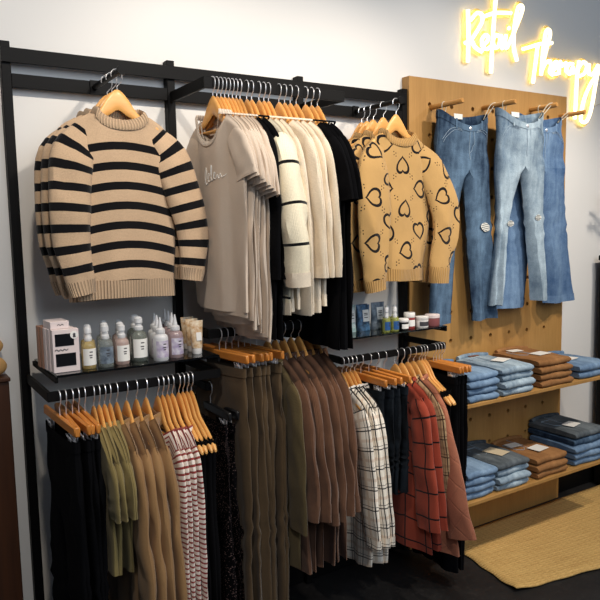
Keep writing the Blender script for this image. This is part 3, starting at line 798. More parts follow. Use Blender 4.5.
# ---- lower right rail
HGR = 'hangers on the lower right rail'
spp = [(.12, 0, -.205), (.150, 0, -.28), (.180, -.003, -.44), (.208, -.006, -.60), (.225, -.006, -.745)]
for i, X in enumerate([1.205, 1.228, 1.250, 1.272]):
    rz = HANG_RZ + jit(.05)
    put(H0, (X, RYC, RZ_), rz, f'wooden hanger of the {ORD[i]} cream plaid shirt', HGR)
    garment('plaid_shirt', f'{ORD[i]} cream and black plaid shirt on the lower right rail, counted from the corduroy', 'shirt', (X, RYC, RZ_), rz, 'plaid shirts on the lower right rail', M['plaid'], shw=.175, nw=.055, L=.745, wch=.185, whem=.215, t=.013, fold=.009, fk=22, sp=spp, srw=[.046, .056, .057, .054, .048], srt=.019, collar='shirt', cuff=.05, seed=i + 131, ndf=.05, hemc=.03, zsh=-.110)
for i, X in enumerate([1.305, 1.348, 1.392, 1.434]):
    rz = HANG_RZ + jit(.05)
    put(C0, (X, RYC, RZ_), rz, f'wooden clip hanger of the {ORD[i]} black jeans beside the plaid shirts', HGR)
    pants('black_jeans', f'{ORD[i]} pair of folded-short black jeans between plaid and rust shirts', 'jeans', (X, RYC, RZ_), rz, 'black jeans on the lower right rail', M['den_black'], w=.155, wh=.16, t=.015, L=.46, rise=.22, knee=.08, hem=.08, seed=i + 71, fold=.006)
spr = [(.12, 0, -.205), (.154, 0, -.28), (.180, -.003, -.44), (.206, -.006, -.62), (.222, -.006, -.75)]
for i, X in enumerate([1.500, 1.537]):
    rz = HANG_RZ + jit(.03)
    put(H0, (X, RYC, RZ_), rz, f'wooden hanger of the {["nearer", "farther"][i]} rust sweater', HGR)
    garment('rust_sweater', f'{["first", "second"][i]} rust sweater with black windowpane lines, beside the black jeans', 'sweater', (X, RYC, RZ_), rz, 'rust sweaters on the lower right rail', M['rust'], shw=.175, nw=.07, L=.745, wch=.19, whem=.225, t=.018, fold=.008, fk=16, sp=spr, srw=[.046, .060, .065, .070, .070], srt=.022, seed=i + 141)
X = 1.573
put(H0, (X, RYC, RZ_), HANG_RZ, 'wooden hanger of the tan checked shirt', HGR)
garment('checked_shirt', 'tan checked shirt squeezed between rust sweaters and pink quilted jacket', 'shirt', (X, RYC, RZ_), HANG_RZ, None, M['check'], shw=.195, nw=.055, L=.72, wch=.20, whem=.20, t=.013, fold=.006, sp=spl, srw=[.045, .055, .055, .05, .045], srt=.014, collar='shirt', cuff=.05, seed=151)
spj = [(.12, 0, -.205), (.154, 0, -.285), (.210, -.003, -.46), (.262, -.004, -.66), (.300, -.004, -.79)]
X = 1.606
put(H0, (X, RYC, RZ_), HANG_RZ + .02, 'wooden hanger of the pink quilted jacket', HGR)
garment('quilted_jacket', 'dusty pink quilted jacket hanging between the rust sweaters and black trousers', 'jacket', (X, RYC, RZ_), HANG_RZ + .02, None, M['pink'], shw=.17, nw=.065, L=.76, wch=.20, whem=.28, t=.022, fold=.008, fk=14, sp=spj, srw=[.046, .060, .068, .078, .086], srt=.026, collar='rib', seed=152)
for i, X in enumerate([1.640, 1.658, 1.676]):
    put(H1, (X, RYC, RZ_), HANG_RZ + jit(.04), f'{ORD[i]} bare-armed wooden hanger behind the pink jacket', HGR)
    garment('black_camisole', f'{ORD[i]} black sleeveless top behind the pink quilted jacket', 'top', (X, RYC, RZ_), HANG_RZ, 'black camisoles on the lower right rail', M['black_cloth'], shw=.17, nw=.15, L=.62, wch=.155, whem=.16, t=.009, fold=.005, sleeves=None, collar=None, seed=161 + i, ndf=.10, ndb=.08)
for i, X in enumerate([1.728, 1.746, 1.764, 1.782]):
    rz = HANG_RZ + jit(.04)
    put(C0, (X, RYC, RZ_), rz, f'wooden clip hanger of the {ORD[i]} black trousers beside the pegboard', HGR)
    pants('black_trousers', f'{ORD[i]} pair of black trousers at the pegboard end of its rail', 'trousers', (X, RYC, RZ_), rz, 'black trousers beside the pegboard', M['black_cloth'], w=.15, wh=.155, t=.012, L=.92, knee=.076, hem=.076, seed=i + 81, fold=.005)

# ------------------------------------------------------------------ jeans on the pegs
def jeans(label, X, y, zt, mat, skw, w, wh, knee, hem, L, spread, rips, seed, legtw=(1, 1), tw=0.0, loops=(-1, 1)):
    root, Sf, legs = pants('hanging_jeans', label, 'jeans', (X, y, 0), tw, 'jeans hanging on the pegs', mat, w=w, wh=wh, t=.034, zt=zt, rise=.29, L=L, knee=knee, hem=hem, spread=spread, tleg=.026, seed=seed, fold=.0095, wb=.038, crease=.010,
          dipf=.075, dipb=.02, skew=skw, hemband=.03, legtw=legtw)
    def fs(x, s, off=.002):    # point on the front face
        best = min((Sf(math.pi * k / 90, s) for k in range(1, 90)), key=lambda p: abs(p[0] - skw * s - x)); return Vector((best[0], best[1] - off, best[2]))
    st = MB()
    st.tube([fs(.0, .13 + .08 * k) for k in range(9)], .0014, 5)
    st.tube([fs(.022 - .022 * sm((k - 4) / 4), .13 + .07 * k) for k in range(9)], .0011, 5)
    st.build('fly_stitching', M['seam'], root)
    for sd in (-1, 1):
        st = MB(); st.tube([fs(sd * lerp(.055, w * .95, (k / 8) ** .8), .14 + .34 * (k / 8) ** 2.0) for k in range(9)], .0013, 5)
        st.tube([fs(sd * lerp(.050, w * .93, (k / 8) ** .8), .165 + .36 * (k / 8) ** 2.0) for k in range(9)], .0010, 5)
        st.build('pocket_stitching', M['seam'], root)
    b = fs(.008, .06, .003); MB().lathe([(0.0001, -.003), (.008, -.003), (.009, 0), (.006, .002), (.0001, .002)], 14).build('button', M['chrome'], root)
    bo = bpy.data.objects[-1] if False else [o for o in root.children if o.name.startswith('button')][0]
    bo.location = b; bo.rotation_euler = (PI / 2, 0, 0)
    for x in (-.09, .09):
        p0, p1 = fs(x, -.01), fs(x, .17); MB().box(-.005, .005, -.0022, .0012, p1.z, p0.z + .004, .0008).build('belt_loop', mat, root)
        o = [o for o in root.children if o.name.startswith('belt_loop')][-1]; o.location = ((p0.x + p1.x) / 2, (p0.y + p1.y) / 2, 0)
    # back label inside waistband
    MB().box(-.03, .03, t0 := .026, .028, zt - .032, zt - .006, .0008).build('care_label', M['white'], root)
    # loops of tape that go over the pegs
    for lx, lz in loops:
        q = MB().tube(cat_rom([((bx := max(-w * .93, min(w * .93, lx))) - .004, .0, zt - .03), (lx * .7 + bx * .3 - .014, 0, lz - .004), (lx, 0, lz + .0145), (lx * .7 + bx * .3 + .014, 0, lz - .004), (bx + .004, 0, zt - .03)], 16), .0022, 6)
        q.build('hanging_loop', M['stitch'], root)
    for k, f0, dx, sz in rips:
        lg, C, RG = legs[k]; x, yy, z, rw, rt = C[int(f0 * 26)]; fy_ = min(p.y for p in RG[int(f0 * 26)] if abs(p.x - x - dx) < .03)
        R = random.Random(seed + 5); r = MB()
        ys = fy_ - .0015
        def hw(zz): return sz * math.sqrt(max(.02, 1 - abs(zz / (sz * .62)) ** 1.6))
        zsn = [sz * .62 * (-1 + 2 * j / 8) for j in range(9)]
        r.rings([[(-hw(q) * R.uniform(.85, 1.1), 0, q), (0, -.0006, q), (hw(q) * R.uniform(.85, 1.1), 0, q)] for q in zsn], closed=False)
        o = r.build('rip', M['fray'], lg); o.location = (x + dx, ys, z); o.rotation_euler = (0, R.uniform(-.3, .3), 0)
        for j in range(7):
            pass
        for j in range(4):
            zz = sz * .42 * (-1 + 2 * j / 3); h_ = hw(zz)
            MB().box(-h_ * .8, h_ * R.uniform(.5, .85), -.0016, -.0004, zz - .0012, zz + .0012).build('rip_gap', M['frayhole'], o, False)
    return root
jeans('dark blue ripped jeans with splayed legs on the first two pegs', 2.085, -.10, 2.232, M['den_dark'], .0, .168, .180, .085, .078, 1.05, (-.085, .075), [(1, .46, .022, .036)], 1, loops=((-.127, 2.256), (.24, 2.281)), tw=.02)
jeans('pale washed jeans with two ripped knees, frontmost on the pegs', 2.440, -.155, 2.258, M['den_light'], .0, .172, .180, .066, .066, 1.00, (-.080, .105), [(0, .47, .022, .026), (1, .45, -.005, .026)], 2, loops=((-.115, 2.281), (.26, 2.30)), legtw=(.42, 1))
jeans('mid blue wide-leg jeans partly hidden behind the pale jeans', 2.69, -.075, 2.262, M['den_mid'], .0, .178, .20, .112, .128, 1.04, (-.11, .105), [], 3, loops=((.01, 2.30), (.265, 2.283)))

# ------------------------------------------------------------------ folded jeans
def folded(label, loc, rz, group, mat, w, d, h, seed, top=False, card=None, patch=False, name='folded_jeans'):
    R = random.Random(seed); t = thing(name, label, 'jeans', loc, rz, group)
    ys = []
    # side outline: y forward is -; two layers meeting in a rolled front edge
    prof = []
    for k in range(9):     # lower layer front
        a = -PI / 2 - PI * k / 8; prof.append((-d / 2 + h * .26 + h * .26 * math.cos(a) * 1.0, h * .26 + h * .26 * math.sin(a)))
    prof = [(-d / 2 + h * .46 - h * .50 * math.sin(PI * k / 14) ** .8, h * .49 - h * .47 * math.cos(PI * k / 14)) for k in range(15)]
    prof += [(-d / 2 + d * f, h * (.99 + .05 * math.sin(PI * f))) for f in (.2, .35, .5, .65, .8, .92)]
    prof += [(d / 2 - .004, h * .92), (d / 2, h * .6), (d / 2 - .002, h * .2), (d / 2 - .01, 0)]
    prof += [(-d / 2 + d * f, 0) for f in (.8, .6, .4, .2)]
    N = 18; rings = []; uvs = []; ph = [R.uniform(0, 6) for _ in range(5)]
    for i in range(N + 1):
        f = i / N; x = -w / 2 + w * f; e = min(f, 1 - f) * N
        sq = 1 - .35 * max(0, 1 - e / 1.5) ** 2
        rg = []
        for (y, z) in prof:
            zz = (z - h * .5) * sq + h * .5 + .0022 * math.sin(9 * f + ph[0] + y * 20) * (z / h) + .0016 * math.sin(31 * f + 40 * y + ph[1]) * (z / h)
            rg.append((x + .004 * math.sin(y * 22 + ph[3]) * (1 - abs(2 * f - 1)), y * (1 - .02 * max(0, 1 - e)) + .004 * math.sin(7 * f + ph[2]), max(zz, 0)))
        rings.append(rg); uvs.append([(x * .6, y * 1.0 + z) for (y, z) in prof])
    MB().rings(rings, uvs=uvs, caps=(True, True)).build('folded_body', mat, t)
    if top:
        wbm = MB().tube(cat_rom([(-w * .47, d * .46, h * .98), (-w * .2, d * .485, h * 1.14), (w * .2, d * .48, h * 1.12), (w * .47, d * .44, h * .98)], 14), .012, 10)
        wbm.build('waistband', mat, t)
        st = MB(); st.tube([(-w * .02, d * .45, h * 1.07), (-w * .02, d * .1, h * 1.06), (-w * .02, -d * .05, h * 1.05)], .0013, 5)
        st.tube([(-w * .38, d * .3, h * 1.06), (-w * .36, d * .02, h * 1.06), (-w * .22, -d * .06, h * 1.065), (-w * .09, d * .02, h * 1.065), (-w * .08, d * .3, h * 1.07), (-w * .38, d * .3, h * 1.06)], .0014, 5)
        st.build('pocket_stitching', M['seam'], t)
        if patch: MB().box(-.035, .035, d * .40, d * .475, h * 1.08, h * 1.17, .002).build('leather_patch', M['jeans_label'], t)
    for (cx, cy, cw, cd, r, cm) in (card or []):
        cw *= 1.15; cd *= 1.25
        o = MB().box(-cw / 2, cw / 2, -cd / 2, cd / 2, 0, .0015).build('price_card', cm, t); o.location = (cx, cy, h * 1.05 + .0042); o.rotation_euler = (.0, 0, r)
    return t
def pile(px, py, z, n, mats, w, d, h, nm, where, seed, cards=None, rz=0.0, patch=False):
    for k in range(n):
        nth = ['bottom', 'second from the bottom', 'third from the bottom', 'fourth from the bottom', 'fifth from the bottom'][k] if k < n - 1 else 'top'
        nth = nth.replace('from the bottom', 'lowest')
        folded(f'{nth} {nm} jeans of {where}', (px + rnd.uniform(-.006, .006), py + rnd.uniform(-.012, .010), z + k * h * 1.0 + .0004), rz + rnd.uniform(-.03, .03), f'{nm} jeans of {where}', mats[min(k, len(mats) - 1)], w, d, h, seed + k, top=k == n - 1, card=cards if k == n - 1 else None, patch=patch)
CW = M['white']; CB = plain('beige_card', srgb(206, 190, 160), .6)
D = .315
yC = -.012 - .172
z1, z2 = SH[0][1], SH[1][1]
pile(1.995, yC, z1, 4, [M['den_pile']], .20, D, .034, 'blue', 'the pile beside the black trousers, upper shelf', 1)
pile(2.225, yC - .005, z1, 4, [M['den_light']], .225, D + .01, .036, 'pale blue', 'the pile with one card, upper shelf', 11, [(.03, -.02, .085, .055, .35, CW)], patch=True)
pile(2.535, yC, z1, 4, [M['brown_den']], .25, D, .036, 'brown', 'the upper shelf pile with two cards', 21, [(.02, -.035, .09, .055, .1, CW), (-.03, .095, .07, .04, -.1, CW)])
pile(2.855, yC - .005, z1, 2, [M['den_pile']], .25, D, .040, 'light blue', 'the short pile at the upper shelf end', 31, [(-.02, -.01, .07, .05, .2, CW)])
pile(1.985, yC, z2, 4, [M['den_pile']], .20, D, .036, 'blue', 'the lower shelf pile beside black trousers', 41)
pile(2.215, yC, z2, 4, [M['den_light'], M['den_light'], M['den_light'], M['den_grey']], .23, D, .036, 'grey and pale', 'the lower shelf pile with a beige card', 51, [(.02, -.02, .075, .09, .25, CB)])
pile(2.515, yC, z2, 3, [M['brown_den']], .25, D, .036, 'brown', 'the lower shelf pile with two cards', 61, [(.02, -.05, .085, .06, .1, CW), (-.05, .06, .075, .045, -.1, CW)])
pile(2.845, yC, z2, 5, [M['den_pile'], M['den_pile'], M['den_pile'], M['den_dark'], M['den_grey']], .26, D, .037, 'blue and charcoal', 'the tall pile at the lower shelf end', 71, [(-.01, -.04, .085, .055, .2, CW)])

# ------------------------------------------------------------------ toiletries
def spray(R, h, liquid, lab, capm='frost_cap', kind='spray', name='spray_bottle'):
    t = thing(name, 'x', 'bottle')
    MB().lathe([(R * .9, 0), (R, .004), (R, h * .82), (R * .9, h * .92), (R * .45, h), (R * .45, h * 1.03)], 22).build('bottle_body', M[liquid], t)
    n = 8; x0 = R * 1.012
    a0, a1 = math.radians(-150), math.radians(-20)
    rings = [[(x0 * math.cos(lerp(a0, a1, k / 12)), x0 * math.sin(lerp(a0, a1, k / 12)), z) for k in range(13)] for z in (h * .14, h * .74)]
    MB().rings(rings, uvs=[[(k * .005, z) for k in range(13)] for z in (0, .06)], closed=False).build('label', M[lab], t)
    # small ink marks on the label
    q = MB()
    for zf, a, b in ((.60, .42, .62), (.48, .40, .60), (.40, .42, .58)):
        x1 = R * 1.02; aa = [lerp(a0, a1, lerp(a, b, k / 5)) for k in range(6)]
        q.rings([[(x1 * math.cos(v), x1 * math.sin(v), z) for v in aa] for z in (h * zf, h * zf + .004)], closed=False)
    q.build('label_marks', M['ink'], t)
    H = h * 1.03
    if kind == 'spray':
        MB().lathe([(R * .52, 0), (R * .55, .003), (R * .55, .012), (R * .40, .016), (R * .40, .024), (R * .52, .026), (R * .5, .042), (R * .3, .047), (.0001, .048)], 18, (0, 0, H - .003), 1, 1).build('spray_cap', M[capm], t)
    else:
        MB().lathe([(R * .62, 0), (R * .64, .004), (R * .60, .014), (R * .34, .019), (R * .24, .034), (R * .13, .050), (R * .10, .056), (.0001, .057)], 18, (0, 0, H - .003)).build('nozzle_cap', M[capm], t)
    return t
P_amb = spray(.0235, .092, 'amber_liquid', 'white'); P_clr = spray(.0250, .094, 'clear_liquid', 'grey_floral'); P_pnk = spray(.0245, .090, 'pink_liquid', 'white')
P_smk = spray(.0285, .108, 'smoke_liquid', 'white'); P_wht = spray(.0265, .096, 'frost_cap', 'lilac_label', kind='nozzle', name='nozzle_bottle'); P_mau = spray(.0270, .098, 'mauve_liquid', 'lilac_label', kind='nozzle', name='nozzle_bottle')
zz = SZL + .0004
BOT = [(P_amb, 'amber spray bottle', [(.148, -.305), (.162, -.245)]), (P_clr, 'clear spray bottle with grey label', [(.203, -.312), (.218, -.252), (.232, -.192)]), (P_pnk, 'pinkish spray bottle', [(.262, -.302), (.276, -.242), (.290, -.182)]),
       (P_smk, 'tall smoky spray bottle', [(.328, -.285), (.338, -.215)]), (P_wht, 'white bottle with pointed nozzle', [(.392, -.325), (.404, -.262), (.418, -.20)]), (P_mau, 'mauve bottle with pointed nozzle', [(.455, -.305), (.468, -.242), (.480, -.18), (.490, -.118)])]
for pr, nm, ps in BOT:
    for k, (x, y) in enumerate(ps):
        put(pr, (x, y, zz), rnd.uniform(-.15, .15), (f'frontmost {nm} on the glass shelf below the striped sweaters' if k == 0 else f'{nm}, {["", "second", "third", "fourth"][k]} from the shelf front in its column'), 'bottles on the glass shelf below the striped sweaters')
def tube_lotion(mat, w=.05, h=.10, cap='jar_white'):
    t = thing('lotion_tube', 'x', 'tube'); rings = []; uvs = []
    for j in range(13):
        f = j / 12; rx = lerp(w * .40, w * .52, f); ry = lerp(w * .36, .0015, f ** 1.3); z = .022 + h * f
        rings.append([(rx * math.cos(2 * PI * k / 20), ry * math.sin(2 * PI * k / 20), z) for k in range(20)]); uvs.append([(k * .006, z) for k in range(20)])
    MB().rings(rings, uvs=uvs, caps=(True, True)).build('tube_body', M[mat], t)
    MB().lathe([(w * .34, 0), (w * .36, .002), (w * .36, .020), (w * .30, .0225)], 20).build('cap', M[cap], t)
    o = MB().box(-.010, .010, -.0012, 0, 0, .030).build('label', M['white'], t); o.location = (.004, -.0165, .05); o.rotation_euler = (-.14, 0, 0)
    return t
P_tb = tube_lotion('gold_floral')
for k, (x, y) in enumerate([(.545, -.285), (.552, -.225), (.56, -.165)]):
    put(P_tb, (x, y, zz), rnd.uniform(-.1, .1), ['front gold-patterned lotion tube at the end of the bottle shelf', 'gold-patterned lotion tube just behind the front one', 'rear gold-patterned lotion tube nearest the wall'][k], 'gold lotion tubes')
# cartons
def carton(i):
    x = .070; y = -.318 + .0
    t = thing('carton', ['front white carton with two black windows, on the bottle shelf', 'second carton, directly behind the windowed front carton', 'third carton of the row behind the windowed front one', 'fourth carton of the row behind the windowed front one', 'rearmost carton of the row, tan, nearest the wall'][i], 'box', (.072 - .004 * i, -.325 + .034 * i, zz), .02, 'cartons on the bottle shelf')
    MB().box(-.042, .042, 0, .030, 0, .140, .0012).build('carton_body', M['box_white'] if i < 3 else M['box_tan'], t, False)
    if i < 1:
        for z0_, z1_ in ((.020, .062), (.086, .126)):
            MB().box(-.034, .030 if z0_ < .05 else .026, -.0012, .0002, z0_, z1_, .0006).build('window', M['box_window'], t, False)
        q = MB(); q.tube(cat_rom([(-.036, -.0008, .072), (-.030, -.0008, .077), (-.024, -.0008, .071), (-.018, -.0008, .076), (-.012, -.0008, .071), (-.006, -.0008, .076), (.0, -.0008, .072), (.006, -.0008, .076)], 24), .0013, 4)
        q.build('script_mark', M['ink'], t)
        o = MB().lathe([(.0001, 0), (.013, 0), (.013, .0012), (.0001, .0012)], 20).build('round_seal', M['white'], t); o.location = (.027, -.0014, .120); o.rotation_euler = (PI / 2, 0, 0)
        q = MB().lathe([(.0001, 0), (.005, .001), (.0035, .007), (.0045, .011), (.0015, .014), (.0001, .015)], 10, sy=.2); o = q.build('seal_figure', M['ink'], t); o.location = (.027, -.003, .112)
    return t
for i in range(5): carton(i)
t = thing('small_carton', 'small pale carton lying on top of the carton row', 'box', (.060, -.305, zz + .1405), .04)
MB().box(-.030, .030, 0, .09, 0, .024, .001).build('carton_body', M['box_white'], t, False)
q = MB().tube(cat_rom([(-.008, -.0006, .011), (-.003, -.0006, .015), (.002, -.0006, .011), (.007, -.0006, .015), (.012, -.0006, .011)], 14), .001, 4); q.build('script_mark', M['ink'], t)

# right glass shelf
zr = SZR + .0004
def pouch_thing(mat, w, h, label, loc, rz):
    t = thing('lotion_pouch', label, 'pouch', loc, rz, 'pouches on the glass shelf below the heart sweaters'); rings = []; uvs = []
    for j in range(13):
        f = j / 12; rx = w / 2 * (1 - .06 * math.sin(PI * f)); ry = .018 * (1 - f) ** .7 + .0012
        z = h * f; rings.append([(rx * math.copysign(abs(math.cos(2 * PI * k / 24)) ** .6, math.cos(2 * PI * k / 24)), ry * math.sin(2 * PI * k / 24), z) for k in range(24)]); uvs.append([(k * .006, z) for k in range(24)])
    MB().rings(rings, uvs=uvs, caps=(True, True)).build('pouch_body', M[mat], t)
    o = MB().box(-w * .24, w * .24, -.001, .0, 0, h * .46).build('label', M['white'], t); o.location = (.006, -.0155, h * .36); o.rotation_euler = (-.13, 0, 0)
    q = MB()
    for zf in (.30, .24, .14): q.box(-w * .14, w * .14, -.0016, -.0008, h * zf, h * zf + .0035)
    o2 = q.build('label_marks', M['ink'], o)
    return t
pouch_thing('teal_floral', .060, .118, 'teal floral pouch at the near end of the jar shelf', (1.335, -.158, zr), -.1)
pouch_thing('blue_floral', .070, .115, 'black and blue floral pouch between teal and grey pouches', (1.405, -.165, zr), .0)
pouch_thing('grey_floral', .076, .122, 'grey-blue pouch beside the small yellow bottles', (1.487, -.165, zr), .0)
pouch_thing('blue_floral', .070, .110, 'dark floral pouch standing behind the front pouches', (1.447, -.10, zr), .05)
P_y = spray(.0190, .062, 'yellow_liquid', 'navy', name='small_bottle')
for k, (x, y) in enumerate([(1.458, -.262), (1.502, -.268), (1.500, -.215), (1.540, -.220)]):
    put(P_y, (x, y, zr), rnd.uniform(-.1, .1), ['first small yellow bottle with blue band, shelf edge beside the pouches', 'second small yellow bottle with blue band, beside the black jar', 'small yellow bottle behind the first yellow one', 'small yellow bottle behind the black jar'][k], 'small yellow bottles')
def jar(label, loc, R, h, bodym, capm, band=None):
    t = thing('cosmetic_jar', label, 'jar', loc, 0, 'jars on the glass shelf below the heart sweaters')
    MB().lathe([(R * .95, 0), (R, .003), (R, h * .68), (R * .93, h * .70)], 24).build('jar_body', M[bodym], t)
    MB().lathe([(R * 1.0, h * .70), (R * 1.03, h * .72), (R * 1.03, h * .97), (R * .97, h), (.0001, h)], 24).build('lid', M[capm], t)
    if band:
        rg = [[(R * 1.012 * math.cos(math.radians(lerp(-150, -20, k / 12))), R * 1.012 * math.sin(math.radians(lerp(-150, -20, k / 12))), z) for k in range(13)] for z in (h * .15, h * .55)]
        MB().rings(rg, closed=False).build('label', M[band], t)
jar('black jar with pale lid beside the small yellow bottles', (1.552, -.270, zr), .022, .052, 'black_plastic', 'jar_white', 'white')
jar('red-banded white canister behind the black jar', (1.608, -.245, zr), .025, .072, 'red_band', 'jar_white', 'white')
jar('low white jar with dark label in front of the mauve jar', (1.674, -.255, zr), .030, .050, 'jar_white', 'jar_white', 'ink')
jar('mauve jar with pink lid at the shelf end', (1.748, -.245, zr), .034, .052, 'mauve', 'box_white', None)

# ------------------------------------------------------------------ neon sign
def neon():
    ny = WY - .030
    t = thing('neon_sign', 'glowing warm white script neon sign above the pegboard on the wall', 'sign', (2.2, ny, 2.3))
    STR = NEON_STROKES
    back = MB()
    for nm, strokes in STR:
        q = MB()
        for st in strokes:
            pts = cat_rom([(p[0] - 2.2, 0, p[1] - 2.3) for p in st], max(8, 5 * len(st))) if len(st) > 1 else None
            q.tube(pts, .0092, 8)
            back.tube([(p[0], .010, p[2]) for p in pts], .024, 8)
        q.build('neon_letter', M['neon'], t)['label'] = f'glowing letter {nm}'
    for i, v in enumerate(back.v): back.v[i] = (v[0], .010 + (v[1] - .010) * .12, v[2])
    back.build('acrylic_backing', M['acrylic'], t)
    w = MB().tube(cat_rom([(1.10, .014, .06), (1.22, .02, .10), (1.45, .022, .12), (1.9, .022, .16)], 20), .0025, 6); w.build('power_cord', M['stitch'], t)
    for (x, z) in ((.06, .42), (.75, .20)): pass
NEON_STROKES = [('R', [[(2.234, 2.769), (2.239, 2.646), (2.236, 2.511)], [(2.256, 2.722), (2.299, 2.763), (2.336, 2.759), (2.337, 2.724), (2.293, 2.663), (2.25, 2.617), (2.214, 2.603)], [(2.257, 2.628), (2.287, 2.592), (2.339, 2.573)]]), ('e', [[(2.338, 2.603), (2.375, 2.628), (2.383, 2.654), (2.36, 2.661), (2.338, 2.633), (2.346, 2.599), (2.376, 2.592), (2.406, 2.611)]]), ('t', [[(2.44, 2.865), (2.427, 2.746), (2.414, 2.592), (2.408, 2.473)], [(2.344, 2.75), (2.434, 2.783), (2.558, 2.801)]]), ('a', [[(2.474, 2.666), (2.443, 2.672), (2.421, 2.639), (2.437, 2.605), (2.467, 2.624), (2.482, 2.677), (2.483, 2.626), (2.498, 2.607)]]), ('i', [[(2.521, 2.682), (2.514, 2.635), (2.53, 2.611)], [(2.54, 2.718), (2.547, 2.722)]]), ('l', [[(2.53, 2.616), (2.591, 2.717), (2.645, 2.819), (2.645, 2.85), (2.613, 2.835), (2.583, 2.716), (2.585, 2.622), (2.611, 2.557)]]), ('T', [[(2.658, 2.626), (2.715, 2.643), (2.799, 2.67), (2.902, 2.688)], [(2.782, 2.668), (2.767, 2.58), (2.745, 2.453)]]), ('h', [[(2.812, 2.503), (2.843, 2.615), (2.883, 2.724), (2.874, 2.755), (2.848, 2.741), (2.825, 2.63), (2.812, 2.503)], [(2.816, 2.52), (2.845, 2.566), (2.879, 2.587), (2.897, 2.567), (2.889, 2.527), (2.916, 2.513)]]), ('e', [[(2.906, 2.535), (2.95, 2.561), (2.949, 2.589), (2.923, 2.58), (2.911, 2.546), (2.925, 2.52), (2.969, 2.53)]]), ('r', [[(2.969, 2.524), (2.976, 2.592), (2.994, 2.572), (3.03, 2.592), (3.031, 2.542)]]), ('a', [[(3.094, 2.593), (3.057, 2.59), (3.04, 2.554), (3.068, 2.534), (3.094, 2.577), (3.105, 2.538)]]), ('p', [[(3.149, 2.617), (3.134, 2.507), (3.124, 2.282)], [(3.141, 2.57), (3.187, 2.615), (3.225, 2.596), (3.199, 2.548), (3.152, 2.531)]]), ('y', [[(3.244, 2.61), (3.246, 2.558), (3.285, 2.556), (3.331, 2.613)], [(3.341, 2.609), (3.308, 2.477), (3.275, 2.345), (3.229, 2.272), (3.181, 2.286), (3.205, 2.398), (3.277, 2.509), (3.391, 2.614)]])]
neon()

# ------------------------------------------------------------------ rug, left wood, plinth
def rug():
    th = math.radians(-9.6); W, Dp = 1.9, .60; mb = MB(); nx, ny = 60, 24; vs = []; uv = []
    for j in range(ny + 1):
        for i in range(nx + 1):
            p_, q_ = i / nx, j / ny
            a_ = Vector((1.935, -.60)).lerp(Vector((3.70, -.90)), p_); b_ = Vector((2.03, -.035)).lerp(Vector((3.70, -.055)), p_); x, y = a_.lerp(b_, q_)
            d = math.hypot(x - 1.935, y + .60); lift = .012 * math.exp(-(d / .07) ** 2)
            edge = min(i, nx - i, j, ny - j)
            vs.append((x + .004 * math.sin(y * 40) * (i == 0), y + .003 * math.sin(x * 33) * (j == 0), (.011 if edge else .005) + .0012 * math.sin(13 * x + 5 * y) + lift)); uv.append((p_ * 1.8, q_ * .62))
    fs = [(j * (nx + 1) + i, j * (nx + 1) + i + 1, (j + 1) * (nx + 1) + i + 1, (j + 1) * (nx + 1) + i) for j in range(ny) for i in range(nx)]
    mb.add(vs, fs, uv)
    o = mb.build('jute_rug', M['jute'], None, True); o.location = (0, 0, .001)
    m = o.modifiers.new('t', 'SOLIDIFY'); m.thickness = .004; m.offset = -1
    tag(o, 'braided golden jute rug on the dark floor before the pegboard', 'rug')
rug()
t = thing('wooden_cabinet', 'dark brown wooden cabinet side cropped by the photo edge beside the rack', 'cabinet', (-.35, -.03, 0))
MB().box(.0, .288, -.0, .065, 0, 1.16, .003).build('cabinet_side', M['dark_wood'], t, False)
MB().box(-.01, .292, -.012, .066, 1.16, 1.175, .003).build('cabinet_top', M['dark_wood'], t, False)
def sack(label, loc, w, h, seed):
    R = random.Random(seed); rings = []
    for j in range(11):
        f = j / 10; r = w * (.55 + .45 * math.sin(PI * min(1, f * 1.0)) ** .6) * (1 - .1 * f); z = h * f
        rings.append([(r * math.cos(a := 2 * PI * k / 20) * (1 + .06 * math.sin(3 * a + R.uniform(0, .4) + seed)), r * .3 * math.sin(a), z) for k in range(20)])
    o = MB().rings(rings, caps=(True, True)).build('paper_bag', M['paper_tan']); o.location = loc
    return tag(o, label, 'bag', 'tan paper bags on the wooden cabinet')
sack('lower crumpled tan paper bag on the wooden cabinet top', (-.145, .004, 1.1755), .085, .075, 1)
sack('upper crumpled tan paper bag stacked on the other bag', (-.150, .004, 1.251), .082, .07, 2)
t = thing('black_plinth', 'tall black plinth at the far side of the pegboard', 'plinth', (3.52, -.16, 0))
MB().box(-.15, .15, -.15, .15, .02, 1.44, .004).build('plinth_body', M['black_metal'], t, False)
MB().box(-.155, .155, -.155, .155, 1.44, 1.47, .003).build('plinth_top', M['black_metal'], t, False)
MB().box(-.14, .14, -.14, .14, 0, .02).build('plinth_base', M['black_metal'], t, False)
t = thing('pampas_vase', 'vase of fluffy cream pampas plumes on the black plinth', 'vase', (3.52, -.16, 1.4704))
MB().lathe([(.05, 0), (.07, .03), (.075, .09), (.05, .15), (.03, .18), (.034, .20)], 24).build('vase_body', M['jar_white'], t)
for k in range(5):
    R = random.Random(k); a = [-2.9, 2.6, -1.5, .4, 1.3][k]; ln = .26
    q = MB(); base = Vector((0, 0, .19)); d = Vector((math.cos(a) * .62, math.sin(a) * .3, .75))
    q.tube([(0, 0, .02), (0, 0, .19), tuple(base + d * .2)], .002, 5)
    for j in range(150):
        f = R.random(); p = base + d * (.16 + .22 * f) - Vector((0, 0, .10 * f * f)); rr = .035 * math.sin(PI * (f * .9 + .08))
        e = p + Vector((R.uniform(-1, 1), R.uniform(-1, 1), R.uniform(-.8, .6))) * (rr + .01); q.tube([tuple(p), tuple((p + e) / 2 + Vector((0, 0, .006))), tuple(e)], [.0016, .0012, .0005], 4)
    q.build('plume', M['pampas'], t)

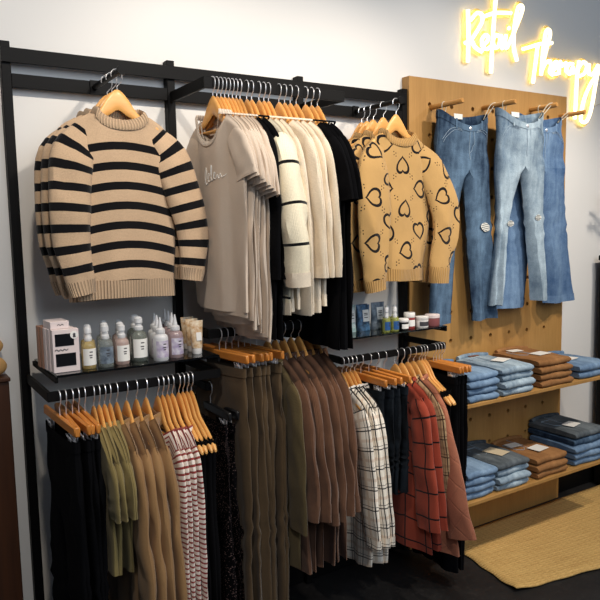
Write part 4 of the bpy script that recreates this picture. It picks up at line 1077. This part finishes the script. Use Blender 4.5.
# ------------------------------------------------------------------ light
def spot(name, loc, tgt, power, col, size, blend=.6, rad=.06):
    l = bpy.data.lights.new(name, 'SPOT'); l.energy = power; l.color = col; l.spot_size = math.radians(size); l.spot_blend = blend; l.shadow_soft_size = rad
    o = bpy.data.objects.new(name, l); COL.objects.link(o); o.location = loc
    o.rotation_euler = (Vector(tgt) - Vector(loc)).to_track_quat('-Z', 'Y').to_euler(); return o
WARM = (1, .89, .76)
spot('track_spot', (-.1, -1.55, 3.15), (.35, 0, 1.6), 74, WARM, 75)
spot('track_spot', (1.0, -1.6, 3.15), (1.05, 0, 1.6), 88, WARM, 75)
spot('track_spot', (2.2, -1.7, 3.15), (1.9, 0, 1.4), 92, WARM, 80)
spot('track_spot', (3.2, -1.6, 3.15), (2.7, -.2, .8), 120, WARM, 80)
l = bpy.data.lights.new('daylight_area', 'AREA'); l.energy = 58; l.color = (.80, .89, 1.0); l.shape = 'RECTANGLE'; l.size = 3.0; l.size_y = 1.8
o = bpy.data.objects.new('daylight_area', l); COL.objects.link(o); o.location = (1.2, -3.6, 2.9); o.rotation_euler = (Vector((1.2, 0, 1.3)) - Vector(o.location)).to_track_quat('-Z', 'Y').to_euler()
w = bpy.data.worlds.new('World'); S.world = w; w.use_nodes = True
bg = w.node_tree.nodes['Background']; bg.inputs[0].default_value = (.72, .82, 1, 1); bg.inputs[1].default_value = .13
S.view_settings.view_transform = 'Standard'; S.view_settings.look = 'None'; S.view_settings.exposure = 0.0

# ------------------------------------------------------------------ camera
yaw, pitch, roll, fl, cx, cy, cz = 0.56264, -0.10677, -0.01973, 675.69, -0.4378, -2.55868, 1.67753
f = Vector((math.sin(yaw) * math.cos(pitch), math.cos(yaw) * math.cos(pitch), math.sin(pitch)))
r = Vector((math.cos(yaw), -math.sin(yaw), 0)); u = r.cross(f)
r2 = math.cos(roll) * r + math.sin(roll) * u; u2 = -math.sin(roll) * r + math.cos(roll) * u
cam = bpy.data.cameras.new('camera'); co = bpy.data.objects.new('camera', cam); COL.objects.link(co)
mw = Matrix((r2, u2, -f)).transposed().to_4x4(); mw.translation = (cx, cy, cz); co.matrix_world = mw
cam.sensor_width = 36; cam.lens = 36 * fl / 600; cam.clip_start = .05
S.camera = co
